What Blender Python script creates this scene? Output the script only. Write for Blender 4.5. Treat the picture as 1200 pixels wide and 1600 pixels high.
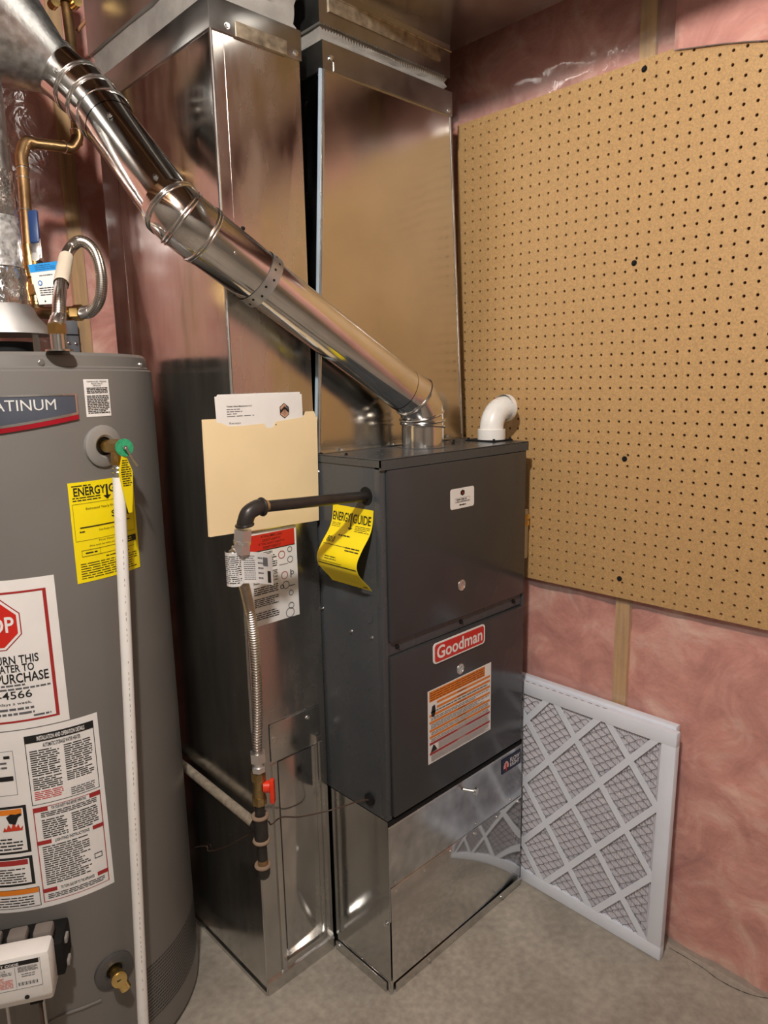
import bpy, bmesh, math, random
from mathutils import Vector, Matrix, noise
random.seed(7)
for o in list(bpy.data.objects): bpy.data.objects.remove(o)
SC = bpy.context.scene
COL = SC.collection
# ------------------------------------------------------------------ camera, light, exposure
CP = Vector((-1.0067, -1.0572, 1.4763)); YAW, PIT, ROL, FPX = 0.7656, 0.1854, -0.0208, 1087.5
cf = Vector((math.sin(YAW)*math.cos(PIT), math.cos(YAW)*math.cos(PIT), -math.sin(PIT)))
_r = Vector((math.cos(YAW), -math.sin(YAW), 0)); _u = _r.cross(cf)
cr = _r*math.cos(ROL)+_u*math.sin(ROL); cu = -_r*math.sin(ROL)+_u*math.cos(ROL)
cam = bpy.data.cameras.new('camera'); camo = bpy.data.objects.new('camera', cam); COL.objects.link(camo)
cam.sensor_fit = 'HORIZONTAL'; cam.sensor_width = 36; cam.lens = FPX/1200*36; cam.clip_start = 0.02
M = Matrix((cr, cu, -cf)).transposed().to_4x4(); M.translation = CP; camo.matrix_world = M
SC.camera = camo
w = bpy.data.worlds.new('world'); SC.world = w; w.use_nodes = True
w.node_tree.nodes['Background'].inputs[0].default_value = (.75, .8, .9, 1); w.node_tree.nodes['Background'].inputs[1].default_value = 0.05
def lamp(name, loc, power, size, col):
    l = bpy.data.lights.new(name, 'POINT'); l.energy = power; l.shadow_soft_size = size; l.color = col
    o = bpy.data.objects.new(name, l); o.location = loc; COL.objects.link(o); return o
lamp('ceiling_bulb', (-1.08, -.84, 2.485), 60, .045, (1, .965, .915))
lamp('far_ceiling_bulb', (-1.6, -2.5, 2.36), 11, .07, (1, .97, .93))  # added fill light behind the camera, not a known bulb
SC.view_settings.view_transform = 'Standard'; SC.view_settings.look = 'None'
SC.view_settings.gamma = 1; SC.view_settings.use_curve_mapping = False; SC.view_settings.exposure = 1.1

# ------------------------------------------------------------------ pixel helpers (1200 x 1600 photo)
def ray(px): return cf + cr*((px[0]-600)/FPX) - cu*((px[1]-800)/FPX)
def onp(px, ax, v):
    d = ray(px); return CP + d*((v-CP[ax])/d[ax])
def PX(px, v): return onp(px, 0, v)
def PY(px, v): return onp(px, 1, v)
def PZ(px, v): return onp(px, 2, v)
def PD(px, D): return CP + ray(px)*D
HX, HY, HR = -.538, .546, .28
def HC(px, rad=None):
    rad = rad or HR
    d = ray(px); h = math.hypot(d.x, d.y); dx, dy = d.x/h, d.y/h
    ex, ey = HX-CP.x, HY-CP.y; b = dx*ex+dy*ey; pp = ex*ex+ey*ey-b*b
    s = b-math.sqrt(max(0, rad*rad-pp))
    return math.atan2(CP.y+dy*s-HY, CP.x+dx*s-HX), CP.z+s*d.z/h
def HP(th, z, rad): return Vector((HX+rad*math.cos(th), HY+rad*math.sin(th), z))

# ------------------------------------------------------------------ materials
MATS = {}
def srgb(h):
    f = lambda c: c/12.92 if c <= .04045 else ((c+.055)/1.055)**2.4
    return tuple(f(int(h[i:i+2], 16)/255) for i in (0, 2, 4))+(1,)
def mat(name, col, rough=.5, metal=0., var=.12, scale=12., bump=0., bscale=60., stretch=(1, 1, 1), rvar=.1, spec=.5, coat=0, speck=0, aniso=0):
    if name in MATS: return MATS[name]
    m = bpy.data.materials.new(name); m.use_nodes = True; nt = m.node_tree; N = nt.nodes; L = nt.links
    b = N['Principled BSDF']; c = srgb(col) if isinstance(col, str) else tuple(col)+(1,)
    b.inputs['Metallic'].default_value = metal; b.inputs['Specular IOR Level'].default_value = spec; b.inputs['Coat Weight'].default_value = coat
    tc = N.new('ShaderNodeNewGeometry'); mp = N.new('ShaderNodeMapping'); mp.inputs['Scale'].default_value = stretch; L.new(tc.outputs['Position'], mp.inputs['Vector'])
    nz = N.new('ShaderNodeTexNoise'); nz.inputs['Scale'].default_value = scale; nz.inputs['Detail'].default_value = 5; L.new(mp.outputs[0], nz.inputs['Vector'])
    r = N.new('ShaderNodeValToRGB'); r.color_ramp.elements[0].position = .3; r.color_ramp.elements[1].position = .7
    r.color_ramp.elements[0].color = tuple(x*(1-var) for x in c[:3])+(1,); r.color_ramp.elements[1].color = tuple(min(1, x*(1+var)) for x in c[:3])+(1,)
    L.new(nz.outputs[0], r.inputs[0]); out = r.outputs[0]
    if speck:
        v = N.new('ShaderNodeTexVoronoi'); v.inputs['Scale'].default_value = 38; L.new(tc.outputs['Position'], v.inputs['Vector'])
        n2 = N.new('ShaderNodeTexNoise'); n2.inputs['Scale'].default_value = 6; L.new(tc.outputs['Position'], n2.inputs['Vector'])
        th = N.new('ShaderNodeMath'); th.operation = 'MULTIPLY'; th.inputs[1].default_value = speck; L.new(n2.outputs[0], th.inputs[0])
        lt = N.new('ShaderNodeMath'); lt.operation = 'LESS_THAN'; L.new(v.outputs['Distance'], lt.inputs[0]); L.new(th.outputs[0], lt.inputs[1])
        mx = N.new('ShaderNodeMix'); mx.data_type = 'RGBA'; L.new(lt.outputs[0], mx.inputs[0]); L.new(out, mx.inputs[6]); mx.inputs[7].default_value = (.8, .8, .78, 1); out = mx.outputs[2]
        mm = N.new('ShaderNodeMath'); mm.operation = 'MULTIPLY_ADD'; mm.inputs[1].default_value = -metal; mm.inputs[2].default_value = metal
        L.new(lt.outputs[0], mm.inputs[0]); L.new(mm.outputs[0], b.inputs['Metallic'])
    L.new(out, b.inputs['Base Color'])
    mr = N.new('ShaderNodeMapRange'); mr.inputs[1].default_value = .3; mr.inputs[2].default_value = .7
    mr.inputs[3].default_value = max(.02, rough-rvar*rough*1.5); mr.inputs[4].default_value = min(1, rough+rvar*rough*1.5)
    L.new(nz.outputs[0], mr.inputs[0]); L.new(mr.outputs[0], b.inputs['Roughness'])
    if bump:
        n3 = N.new('ShaderNodeTexNoise'); n3.inputs['Scale'].default_value = bscale; n3.inputs['Detail'].default_value = 4; L.new(mp.outputs[0], n3.inputs['Vector'])
        bp = N.new('ShaderNodeBump'); bp.inputs['Strength'].default_value = bump; bp.inputs['Distance'].default_value = .004
        L.new(n3.outputs[0], bp.inputs['Height']); L.new(bp.outputs[0], b.inputs['Normal'])
    MATS[name] = m; return m
GALV = lambda: mat('galvanised_steel', (.60, .595, .575), .22, 1, .12, 7, .05, 5, rvar=.25)
DUCT = lambda: mat('duct_steel', (.56, .55, .53), .17, 1, .14, 9, .07, 3, (3, 3, .6), .3, speck=.05)
DUCTF = lambda: mat('duct_front_steel', (.58, .565, .54), .24, 1, .12, 9, .06, 4, (2, 2, .7), .3)
BASE = lambda: mat('bright_base_steel', (.63, .63, .62), .09, 1, .07, 6, .03, 3, rvar=.2)
WAVY = lambda: mat('wavy_base_steel', (.55, .55, .54), .13, 1, .1, 7, .35, 9, (1, 1, .18))
BLACKM = lambda: mat('black_metal', (.008, .008, .008), .75, 0, spec=.25)  # black metal parts; also painted shade inside holes and slots
FLUE = lambda: mat('bright_flue_steel', (.74, .73, .71), .12, 1, .06, 20, .03, 30)
RING = lambda: mat('flue_bead_steel', (.70, .69, .67), .2, 1, .06, 20)
DULLG = lambda: mat('dull_galvanised', (.5, .5, .49), .38, 1, .22, 60, .12, 120)
CLEAT = lambda: mat('cleat_steel', (.42, .42, .41), .33, 1, .12, 14, .05, 20)
OXID = lambda: mat('oxidised_steel', (.36, .30, .22), .45, .8, .45, 45, .2, 90)
CANVAS = lambda: mat('duct_canvas', '8d8983', .65, 0, .12, 22, .25, 120)
PAINT = lambda: mat('furnace_grey_paint', '424548', .27, 0, .05, 9, .02, 200, spec=.5)
PAINTD = lambda: mat('furnace_door_paint', '37383a', .2, 0, .05, 9, .02, 200, spec=.5)
HEAT = lambda: mat('heater_grey_paint', '73706c', .34, 0, .04, 6, .02, 150, spec=.5)
HEATD = lambda: mat('heater_dark_plastic', '4d4b4a', .45, 0, .06)
WHITE = lambda: mat('white_plastic', 'e9e8e4', .3, 0, .03, 15)
PAPER = lambda: mat('white_label', 'e6e4e1', .45, 0, .03, 20)
INK = lambda: mat('black_ink', '161616', .5, 0, .1)
GREYINK = lambda: mat('grey_ink', '5c5c60', .55, 0, .15, 90)
REDINK = lambda: mat('red_ink', 'c8281e', .4, 0, .05)
DKRED = lambda: mat('dark_red_ink', 'a02a2a', .4, 0, .05)
ORANGE = lambda: mat('orange_ink', 'e0801f', .45, 0, .06)
YEL = lambda: mat('yellow_label', 'f2dc10', .42, 0, .04)
BRASS = lambda: mat('brass', (.62, .42, .16), .25, 1, .15, 40)
COPPER = lambda: mat('aged_copper', (.40, .25, .12), .42, 1, .3, 22, .1, 60)
SOLDER = lambda: mat('solder', (.6, .55, .48), .35, 1)
CHROME = lambda: mat('zinc_plated', (.74, .74, .73), .26, 1, .1)
IRON = lambda: mat('black_iron_pipe', '332f2d', .34, .3, .25, 40, .1, 80, speck=.02)
RUST = lambda: mat('rusty_thread', '8a6b46', .7, .2, .3, 50)
DUST = lambda: mat('dusty_pipe', '8f8474', .9, 0, .25, 70, .5, 150)
MANILA = lambda: mat('manila_paper', 'ecd6ab', .6, 0, .03, 8)
WOOD = lambda: mat('stud_wood', 'c49a5c', .6, 0, .25, 9, .15, 40, (8, 8, .6))
JOIST = lambda: mat('joist_wood', '7d5a3a', .7, 0, .3, 9, .15, 40, (2, 6, 6))
WIREM = lambda: mat('brown_wire', '4a382e', .5)
PEG = lambda: mat('pegboard_hardboard', 'b89362', .55, 0, .18, 260, .12, 500)
CARD = lambda: mat('filter_cardboard', 'dfe5ef', .55, 0, .03)
MEDIA = lambda: mat('filter_media', 'd9d8de', .9, 0, .08, 90, .3, 300)
MWIRE = lambda: mat('filter_wire', '8f8d92', .4, .6)
FOIL = lambda: mat('foil_tape', (.72, .72, .72), .16, 1, .1, 40, 1.0, 70)
BLUE = lambda: mat('blue_vinyl', '26406f', .4)
SKY = lambda: mat('bright_blue_ink', '1f8fd8', .45)
GREEN = lambda: mat('green_disc', '2f8f62', .4, 0, .3, 200)
REDH = lambda: mat('red_handle', 'e03a1c', .35)

def braid_mat():
    m = bpy.data.materials.new('braided_steel'); m.use_nodes = True; nt = m.node_tree; N = nt.nodes; L = nt.links; b = N['Principled BSDF']
    b.inputs['Metallic'].default_value = 1; b.inputs['Roughness'].default_value = .3
    uv = N.new('ShaderNodeUVMap'); ch = N.new('ShaderNodeMapping'); ch.inputs['Rotation'].default_value = (0, 0, .785); ch.inputs['Scale'].default_value = (1, 1, 1); L.new(uv.outputs[0], ch.inputs[0])
    c = N.new('ShaderNodeTexChecker'); c.inputs['Scale'].default_value = 330; c.inputs['Color1'].default_value = (.62, .58, .52, 1); c.inputs['Color2'].default_value = (.34, .31, .28, 1); L.new(ch.outputs[0], c.inputs[0])
    L.new(c.outputs[0], b.inputs['Base Color']); MATS['braid'] = m; return m

def insul_mat():
    m = bpy.data.materials.new('pink_fibreglass'); m.use_nodes = True; nt = m.node_tree; N = nt.nodes; L = nt.links; b = N['Principled BSDF']
    g = N.new('ShaderNodeNewGeometry'); n = N.new('ShaderNodeTexNoise'); n.inputs['Scale'].default_value = 6.5; n.inputs['Detail'].default_value = 8; n.inputs['Roughness'].default_value = .62; n.inputs['Distortion'].default_value = 1.2; L.new(g.outputs['Position'], n.inputs['Vector'])
    r = N.new('ShaderNodeValToRGB'); e = r.color_ramp.elements; e[0].position = .3; e[0].color = srgb('bd7064'); e[1].position = .72; e[1].color = srgb('f2c6b4')
    x = e.new(.5); x.color = srgb('dd9686')
    L.new(n.outputs[0], r.inputs[0]); L.new(r.outputs[0], b.inputs['Base Color']); b.inputs['Roughness'].default_value = .95
    n2 = N.new('ShaderNodeTexNoise'); n2.inputs['Scale'].default_value = 30; n2.inputs['Detail'].default_value = 6; L.new(g.outputs['Position'], n2.inputs['Vector'])
    bp = N.new('ShaderNodeBump'); bp.inputs['Strength'].default_value = .6; bp.inputs['Distance'].default_value = .01; L.new(n2.outputs[0], bp.inputs['Height']); L.new(bp.outputs[0], b.inputs['Normal'])
    return m
INS = insul_mat()
def film_mat():
    m = bpy.data.materials.new('poly_vapour_film'); m.use_nodes = True; nt = m.node_tree; N = nt.nodes; L = nt.links
    out = N['Material Output']; N.remove(N['Principled BSDF'])
    t = N.new('ShaderNodeBsdfTransparent'); t.inputs[0].default_value = (.96, .95, .94, 1)
    gl = N.new('ShaderNodeBsdfGlossy'); gl.inputs['Roughness'].default_value = .14; gl.inputs[0].default_value = (1, 1, 1, 1)
    df = N.new('ShaderNodeBsdfDiffuse'); df.inputs[0].default_value = (.8, .78, .76, 1)
    g = N.new('ShaderNodeNewGeometry'); dt_ = N.new('ShaderNodeVectorMath'); dt_.operation = 'DOT_PRODUCT'; L.new(g.outputs['Incoming'], dt_.inputs[1])
    def mth(op, a, b=None):
        q = N.new('ShaderNodeMath'); q.operation = op
        for i_, v_ in enumerate((a, b)):
            if v_ is None: continue
            if isinstance(v_, (int, float)): q.inputs[i_].default_value = v_
            else: L.new(v_, q.inputs[i_])
        return q.outputs[0]
    mf_ = mth('ADD', mth('MULTIPLY', mth('POWER', mth('SUBTRACT', 1.0, mth('ABSOLUTE', dt_.outputs['Value'])), 4.0), .75), .06); n = N.new('ShaderNodeTexNoise'); n.inputs['Scale'].default_value = 9; n.inputs['Detail'].default_value = 3; n.inputs['Distortion'].default_value = 1.5; L.new(g.outputs['Position'], n.inputs['Vector'])
    bp = N.new('ShaderNodeBump'); bp.inputs['Strength'].default_value = .5; bp.inputs['Distance'].default_value = .012; L.new(n.outputs[0], bp.inputs['Height'])
    L.new(bp.outputs[0], gl.inputs['Normal']); L.new(bp.outputs[0], dt_.inputs[0])
    m1 = N.new('ShaderNodeMixShader'); m1.inputs[0].default_value = .13; L.new(t.outputs[0], m1.inputs[1]); L.new(df.outputs[0], m1.inputs[2])
    m2 = N.new('ShaderNodeMixShader'); L.new(mf_, m2.inputs[0]); L.new(m1.outputs[0], m2.inputs[1]); L.new(gl.outputs[0], m2.inputs[2])
    L.new(m2.outputs[0], out.inputs[0]); return m
FILM = film_mat()
def concrete_mat():
    m = bpy.data.materials.new('concrete'); m.use_nodes = True; nt = m.node_tree; N = nt.nodes; L = nt.links; b = N['Principled BSDF']
    g = N.new('ShaderNodeNewGeometry'); n = N.new('ShaderNodeTexNoise'); n.inputs['Scale'].default_value = 3.5; n.inputs['Detail'].default_value = 9; n.inputs['Roughness'].default_value = .6; L.new(g.outputs['Position'], n.inputs['Vector'])
    r = N.new('ShaderNodeValToRGB'); e = r.color_ramp.elements; e[0].position = .3; e[0].color = srgb('857c6e'); e[1].position = .7; e[1].color = srgb('b0a796'); L.new(n.outputs[0], r.inputs[0])
    n4 = N.new('ShaderNodeTexNoise'); n4.inputs['Scale'].default_value = 55; n4.inputs['Detail'].default_value = 5; L.new(g.outputs['Position'], n4.inputs['Vector'])
    mx = N.new('ShaderNodeMix'); mx.data_type = 'RGBA'; mx.blend_type = 'OVERLAY'; mx.inputs[0].default_value = .35; L.new(r.outputs[0], mx.inputs[6]); L.new(n4.outputs[0], mx.inputs[7])
    hs = N.new('ShaderNodeHueSaturation'); hs.inputs['Saturation'].default_value = .75; L.new(mx.outputs[2], hs.inputs['Color'])
    L.new(hs.outputs[0], b.inputs['Base Color']); b.inputs['Roughness'].default_value = .62; b.inputs['Specular IOR Level'].default_value = .35
    bp = N.new('ShaderNodeBump'); bp.inputs['Strength'].default_value = .25; bp.inputs['Distance'].default_value = .004; L.new(n4.outputs[0], bp.inputs['Height']); L.new(bp.outputs[0], b.inputs['Normal'])
    return m
CONC = concrete_mat()

# ------------------------------------------------------------------ mesh builder
class MB:
    def __init__(s): s.v = []; s.f = []; s.uv = {}
    def quad(s, a, b, c, d):
        n = len(s.v); s.v += [Vector(a), Vector(b), Vector(c), Vector(d)]; s.f.append((n, n+1, n+2, n+3)); return s
    def poly(s, pts):
        n = len(s.v); s.v += [Vector(p) for p in pts]; s.f.append(tuple(range(n, n+len(pts)))); return s
    def box(s, a, b, bev=0):
        a = Vector(a); b = Vector(b); lo = Vector(map(min, a, b)); hi = Vector(map(max, a, b))
        if bev:
            bm = bmesh.new(); bmesh.ops.create_cube(bm, size=1)
            for q in bm.verts: q.co = Vector((lo[i]+(q.co[i]+.5)*(hi[i]-lo[i]) for i in range(3)))
            bmesh.ops.bevel(bm, geom=bm.edges[:], offset=bev, segments=2, profile=.5, affect='EDGES', clamp_overlap=True)
            return s.bm(bm)
        n = len(s.v)
        for z in (lo.z, hi.z):
            for x, y in ((lo.x, lo.y), (hi.x, lo.y), (hi.x, hi.y), (lo.x, hi.y)): s.v.append(Vector((x, y, z)))
        for q in ((3, 2, 1, 0), (4, 5, 6, 7), (0, 1, 5, 4), (1, 2, 6, 5), (2, 3, 7, 6), (3, 0, 4, 7)): s.f.append(tuple(n+i for i in q))
        return s
    def bm(s, bm):
        n = len(s.v); bm.verts.index_update()
        s.v += [q.co.copy() for q in bm.verts]; s.f += [tuple(n+q.index for q in fc.verts) for fc in bm.faces]; bm.free(); return s
    def obox(s, o, ex, ey, ez, bev=0):   # box at corner o with edge vectors
        t = MB().box((0, 0, 0), (1, 1, 1)); o, ex, ey, ez = map(Vector, (o, ex, ey, ez))
        if bev:
            lx, ly, lz = ex.length, ey.length, ez.length; t = MB().box((0, 0, 0), (lx, ly, lz), bev)
            ex, ey, ez = ex/lx, ey/ly, ez/lz
        n = len(s.v); s.v += [o+ex*q.x+ey*q.y+ez*q.z for q in t.v]; s.f += [tuple(n+i for i in q) for q in t.f]; return s
    def tube(s, pts, rad, seg=16, caps=True, up=None):
        pts = [Vector(p) for p in pts]; n0 = len(s.v); k = len(pts); R = rad if isinstance(rad, (list, tuple)) else [rad]*k
        T = []
        for i in range(k):
            d = pts[min(i+1, k-1)]-pts[max(i-1, 0)]
            if d.length < 1e-9: d = T[-1] if T else Vector((0, 0, 1))
            T.append(d.normalized())
        u = up or (Vector((0, 0, 1)) if abs(T[0].z) < .9 else Vector((1, 0, 0))); u = (u-T[0]*u.dot(T[0])).normalized(); acc = 0
        for i in range(k):
            if i:
                u = T[i-1].rotation_difference(T[i]) @ u; u = (u-T[i]*u.dot(T[i])).normalized(); acc += (pts[i]-pts[i-1]).length
            w2 = T[i].cross(u)
            for j in range(seg):
                a = 2*math.pi*j/seg; s.uv[len(s.v)] = (acc, R[i]*a if j < seg else 0); s.v.append(pts[i]+(u*math.cos(a)+w2*math.sin(a))*R[i])
        for i in range(k-1):
            for j in range(seg):
                a = n0+i*seg+j; b = n0+i*seg+(j+1) % seg; s.f.append((a, b, b+seg, a+seg))
        if caps: s.f.append(tuple(n0+j for j in reversed(range(seg)))); s.f.append(tuple(n0+(k-1)*seg+j for j in range(seg)))
        return s
    def disc(s, c, n, r, h, seg=20, r2=None):  # cylinder from c along n
        c = Vector(c); n = Vector(n).normalized(); return s.tube([c, c+n*h], [r, r if r2 is None else r2], seg)
    def lathe(s, prof, cx, cy, seg=96, a0=0, a1=2*math.pi):
        n0 = len(s.v); full = abs(a1-a0-2*math.pi) < 1e-6; m = seg if full else seg+1
        for r, z in prof:
            for j in range(m):
                a = a0+(a1-a0)*j/seg; s.v.append(Vector((cx+r*math.cos(a), cy+r*math.sin(a), z)))
        for i in range(len(prof)-1):
            for j in range(seg):
                a = n0+i*m+j; b = n0+i*m+(j+1) % m; s.f.append((a, b, b+m, a+m))
        return s
    def ring(s, c, n, r, t, seg=28, tseg=8):   # torus bead
        c = Vector(c); n = Vector(n).normalized(); u = n.orthogonal().normalized(); w2 = n.cross(u); n0 = len(s.v)
        for i in range(seg):
            a = 2*math.pi*i/seg; d = u*math.cos(a)+w2*math.sin(a)
            for j in range(tseg):
                b = 2*math.pi*j/tseg; s.v.append(c+d*(r+t*math.cos(b))+n*(t*math.sin(b)))
        for i in range(seg):
            for j in range(tseg):
                s.f.append((n0+i*tseg+j, n0+((i+1) % seg)*tseg+j, n0+((i+1) % seg)*tseg+(j+1) % tseg, n0+i*tseg+(j+1) % tseg))
        return s
    def build(s, name, m, parent=None, smooth=35, kind=None):
        off = Vector((0, 0, 0)); q = parent
        while q: off += q.location; q = q.parent
        me = bpy.data.meshes.new(name); me.from_pydata([p-off for p in s.v], [], s.f); me.materials.append(m)
        if s.uv:
            l = me.uv_layers.new(name='UVMap')
            for lp in me.loops: l.data[lp.index].uv = s.uv.get(lp.vertex_index, (0, 0))
        if smooth:
            me.shade_smooth(); me.set_sharp_from_angle(angle=math.radians(smooth))
        o = bpy.data.objects.new(name, me); COL.objects.link(o)
        if parent: o.parent = parent
        if kind: o['kind'] = kind
        return o
def tag(o, label, cat, group=None):
    o['label'] = label; o['category'] = cat
    if group: o['group'] = group
    return o
def thing(name, loc, label, cat, group=None):
    o = bpy.data.objects.new(name, None); o.empty_display_size = .05; o.location = loc; COL.objects.link(o); return tag(o, label, cat, group)
def rebase(o):   # origin of a one-mesh thing at the middle of its base
    me = o.data; xs = [v.co for v in me.vertices]
    c = Vector(((min(v.x for v in xs)+max(v.x for v in xs))/2, (min(v.y for v in xs)+max(v.y for v in xs))/2, min(v.z for v in xs)))
    me.transform(Matrix.Translation(-c)); o.location = o.location+c; return o
def spline(pts, n=10):
    P = [Vector(p) for p in pts]; P = [P[0]*2-P[1]]+P+[P[-1]*2-P[-2]]; out = []
    for i in range(1, len(P)-2):
        for k in range(n):
            t = k/n; a, b, c, d = P[i-1:i+3]
            out.append(.5*((2*b)+(c-a)*t+(2*a-5*b+4*c-d)*t*t+(3*b-a-3*c+d)*t**3))
    out.append(P[-2]); return out
_scr = {}
def screw(p, n, parent, r=.0045, m=None, name='screw'):
    m = m or CHROME(); key = (round(r, 5), m.name)
    if key not in _scr:
        q = MB().disc((0, 0, -.0005), (0, 0, 1), r*1.5, .0017, 12).disc((0, 0, .001), (0, 0, 1), r, .004, 6)
        me = bpy.data.meshes.new(name); me.from_pydata(q.v, [], q.f); me.materials.append(m); _scr[key] = me
    o = bpy.data.objects.new(name, _scr[key]); COL.objects.link(o); off = Vector((0, 0, 0)); k = parent
    while k: off += k.location; k = k.parent
    o.parent = parent; o.location = Vector(p)-off; o.rotation_euler = Vector(n).to_track_quat('Z', 'Y').to_euler(); return o
# text outlines as flat meshes
_tc = {}
def text_geo(txt, bold=0):
    if (txt, bold) in _tc: return _tc[(txt, bold)]
    cu_ = bpy.data.curves.new('t', 'FONT'); cu_.body = txt; cu_.size = 1; cu_.offset = bold; cu_.resolution_u = 3; cu_.fill_mode = 'FRONT'
    o = bpy.data.objects.new('t', cu_); COL.objects.link(o); dg = bpy.context.evaluated_depsgraph_get(); dg.update()
    me = bpy.data.meshes.new_from_object(o.evaluated_get(dg)); V = [(v.co.x, v.co.y) for v in me.vertices]; Fc = [tuple(p.vertices) for p in me.polygons]
    bpy.data.objects.remove(o); bpy.data.curves.remove(cu_); bpy.data.meshes.remove(me)
    if not V: V = [(0, 0), (0, 0), (0, 0)]
    _tc[(txt, bold)] = (V, Fc); return V, Fc
class Label:
    """flat print laid on a mapped sheet: map(s, t, lift) with s, t in 0..1 (t up)"""
    def __init__(s, mp, seg=1): s.map = mp; s.seg = seg; s.m = {}; s.lv = 1
    def _g(s, m, sub): return s.m.setdefault((m.name, sub), (m, MB()))[1]
    def rect(s, s0, t0, s1, t1, m, lift=1, sub='print', tseg=1):
        g = s._g(m, sub); k = max(1, int(abs(s1-s0)*s.seg+.5)); off = .0004*lift
        for j in range(tseg):
            ta, tb = t0+(t1-t0)*j/tseg, t0+(t1-t0)*(j+1)/tseg
            for i in range(k):
                a, b = s0+(s1-s0)*i/k, s0+(s1-s0)*(i+1)/k
                g.quad(s.map(a, ta, off), s.map(b, ta, off), s.map(b, tb, off), s.map(a, tb, off))
        return s
    def frame(s, s0, t0, s1, t1, ws, wt, m, lift=1, sub='print'):
        s.rect(s0, t0, s1, t0+wt, m, lift, sub); s.rect(s0, t1-wt, s1, t1, m, lift, sub); s.rect(s0, t0+wt, s0+ws, t1-wt, m, lift, sub); s.rect(s1-ws, t0+wt, s1, t1-wt, m, lift, sub); return s
    def poly(s, pts, m, lift=1, sub='print'):
        a0_, a1_ = min(p[0] for p in pts), max(p[0] for p in pts); k = int((a1_-a0_)*s.seg)
        if k < 2: s._g(m, sub).poly([s.map(a, b, .0004*lift) for a, b in pts]); return s
        def cut(P, x, sg):
            out = []
            for i in range(len(P)):
                p, q = P[i-1], P[i]; dp, dq = sg*(p[0]-x), sg*(q[0]-x)
                if dp*dq < 0: t = dp/(dp-dq); out.append((x, p[1]+(q[1]-p[1])*t))
                if dq >= 0: out.append(q)
            return out
        for i in range(k):
            P = cut(cut(list(pts), a0_+(a1_-a0_)*i/k, 1), a0_+(a1_-a0_)*(i+1)/k, -1)
            if len(P) > 2: s._g(m, sub).poly([s.map(a, b, .0004*lift) for a, b in P])
        return s
    def text(s, txt, s0, t0, s1, t1, m, lift=2, bold=.0, sub='lettering'):
        V, Fc = text_geo(txt, bold); x0 = min(v[0] for v in V); x1 = max(v[0] for v in V); y0 = min(v[1] for v in V); y1 = max(v[1] for v in V)
        g = s._g(m, sub); n = len(g.v)
        g.v += [s.map(s0+(s1-s0)*(x-x0)/max(1e-6, x1-x0), t0+(t1-t0)*(y-y0)/max(1e-6, y1-y0), .0004*lift) for x, y in V]; g.f += [tuple(n+i for i in f) for f in Fc]; return s
    def lines(s, s0, t0, s1, t1, n, m, fill=.5, lift=2, sub='small_print', word=.07):
        h = (t1-t0)/n
        for i in range(n):
            a = s0; tb = t0+i*h; e = s1-random.random()*.25*(s1-s0)*(random.random() < .3)
            while a < e-.005:
                b = min(e, a+word*(.4+random.random())); s.rect(a, tb+h*(1-fill)/2, b, tb+h*(1+fill)/2, m, lift, sub); a = b+word*.14
        return s
    def build(s, name, sheet_m, parent, label=None, thick=.0006, sheet=None, nt=1):
        mb = MB()
        if sheet is None:
            k = max(1, s.seg)
            for j in range(nt):
                for i in range(k):
                    a, b = i/k, (i+1)/k; c, d = j/nt, (j+1)/nt
                    mb.quad(s.map(a, c, 0), s.map(b, c, 0), s.map(b, d, 0), s.map(a, d, 0)); mb.quad(s.map(a, d, -thick), s.map(b, d, -thick), s.map(b, c, -thick), s.map(a, c, -thick))
            for i in range(k):
                a, b = i/k, (i+1)/k
                mb.quad(s.map(a, 0, -thick), s.map(b, 0, -thick), s.map(b, 0, 0), s.map(a, 0, 0)); mb.quad(s.map(a, 1, 0), s.map(b, 1, 0), s.map(b, 1, -thick), s.map(a, 1, -thick))
            for j in range(nt):
                c, d = j/nt, (j+1)/nt
                mb.quad(s.map(0, c, 0), s.map(0, d, 0), s.map(0, d, -thick), s.map(0, c, -thick)); mb.quad(s.map(1, c, -thick), s.map(1, d, -thick), s.map(1, d, 0), s.map(1, c, 0))
        else:
            mb.poly([s.map(a, b, 0) for a, b in sheet])
            for i in range(len(sheet)):
                a, b = sheet[i], sheet[(i+1) % len(sheet)]; mb.quad(s.map(*a, -thick), s.map(*b, -thick), s.map(*b, 0), s.map(*a, 0))
        bmw = bmesh.new(); vs = [bmw.verts.new(p) for p in mb.v]
        for f in mb.f:
            try: bmw.faces.new([vs[i] for i in f])
            except ValueError: pass
        bmesh.ops.remove_doubles(bmw, verts=bmw.verts[:], dist=1e-6); mb2 = MB().bm(bmw)
        o = mb2.build(name, sheet_m, parent, 40)
        if label: o['label'] = label
        for (mn, sub), (m, g) in s.m.items(): g.build(sub, m, o, 0, None if sub in ('stop_sign', 'emblem') else 'stuff')
        return o
def quadmap(P, n):   # P = top-left, top-right, bottom-right, bottom-left
    n = Vector(n).normalized(); a, b, c, d = [Vector(p) for p in P]
    return lambda s, t, l: (d*(1-s)+c*s)*(1-t)+(a*(1-s)+b*s)*t+n*l
def cylmap(th0, th1, z0, z1, rad):
    return lambda s, t, l: HP(th0+(th1-th0)*s, z0+(z1-z0)*t, rad+l)
def rrect(r, asp, n=4):   # rounded rectangle outline in 0..1, r in s units, asp = width / height
    pts = []
    for cx, cy, a0 in ((1-r, 1-r*asp, 0), (r, 1-r*asp, 90), (r, r*asp, 180), (1-r, r*asp, 270)):
        for k in range(n+1):
            a = math.radians(a0+90*k/n); pts.append((cx+r*math.cos(a), cy+r*asp*math.sin(a)))
    return pts
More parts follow.
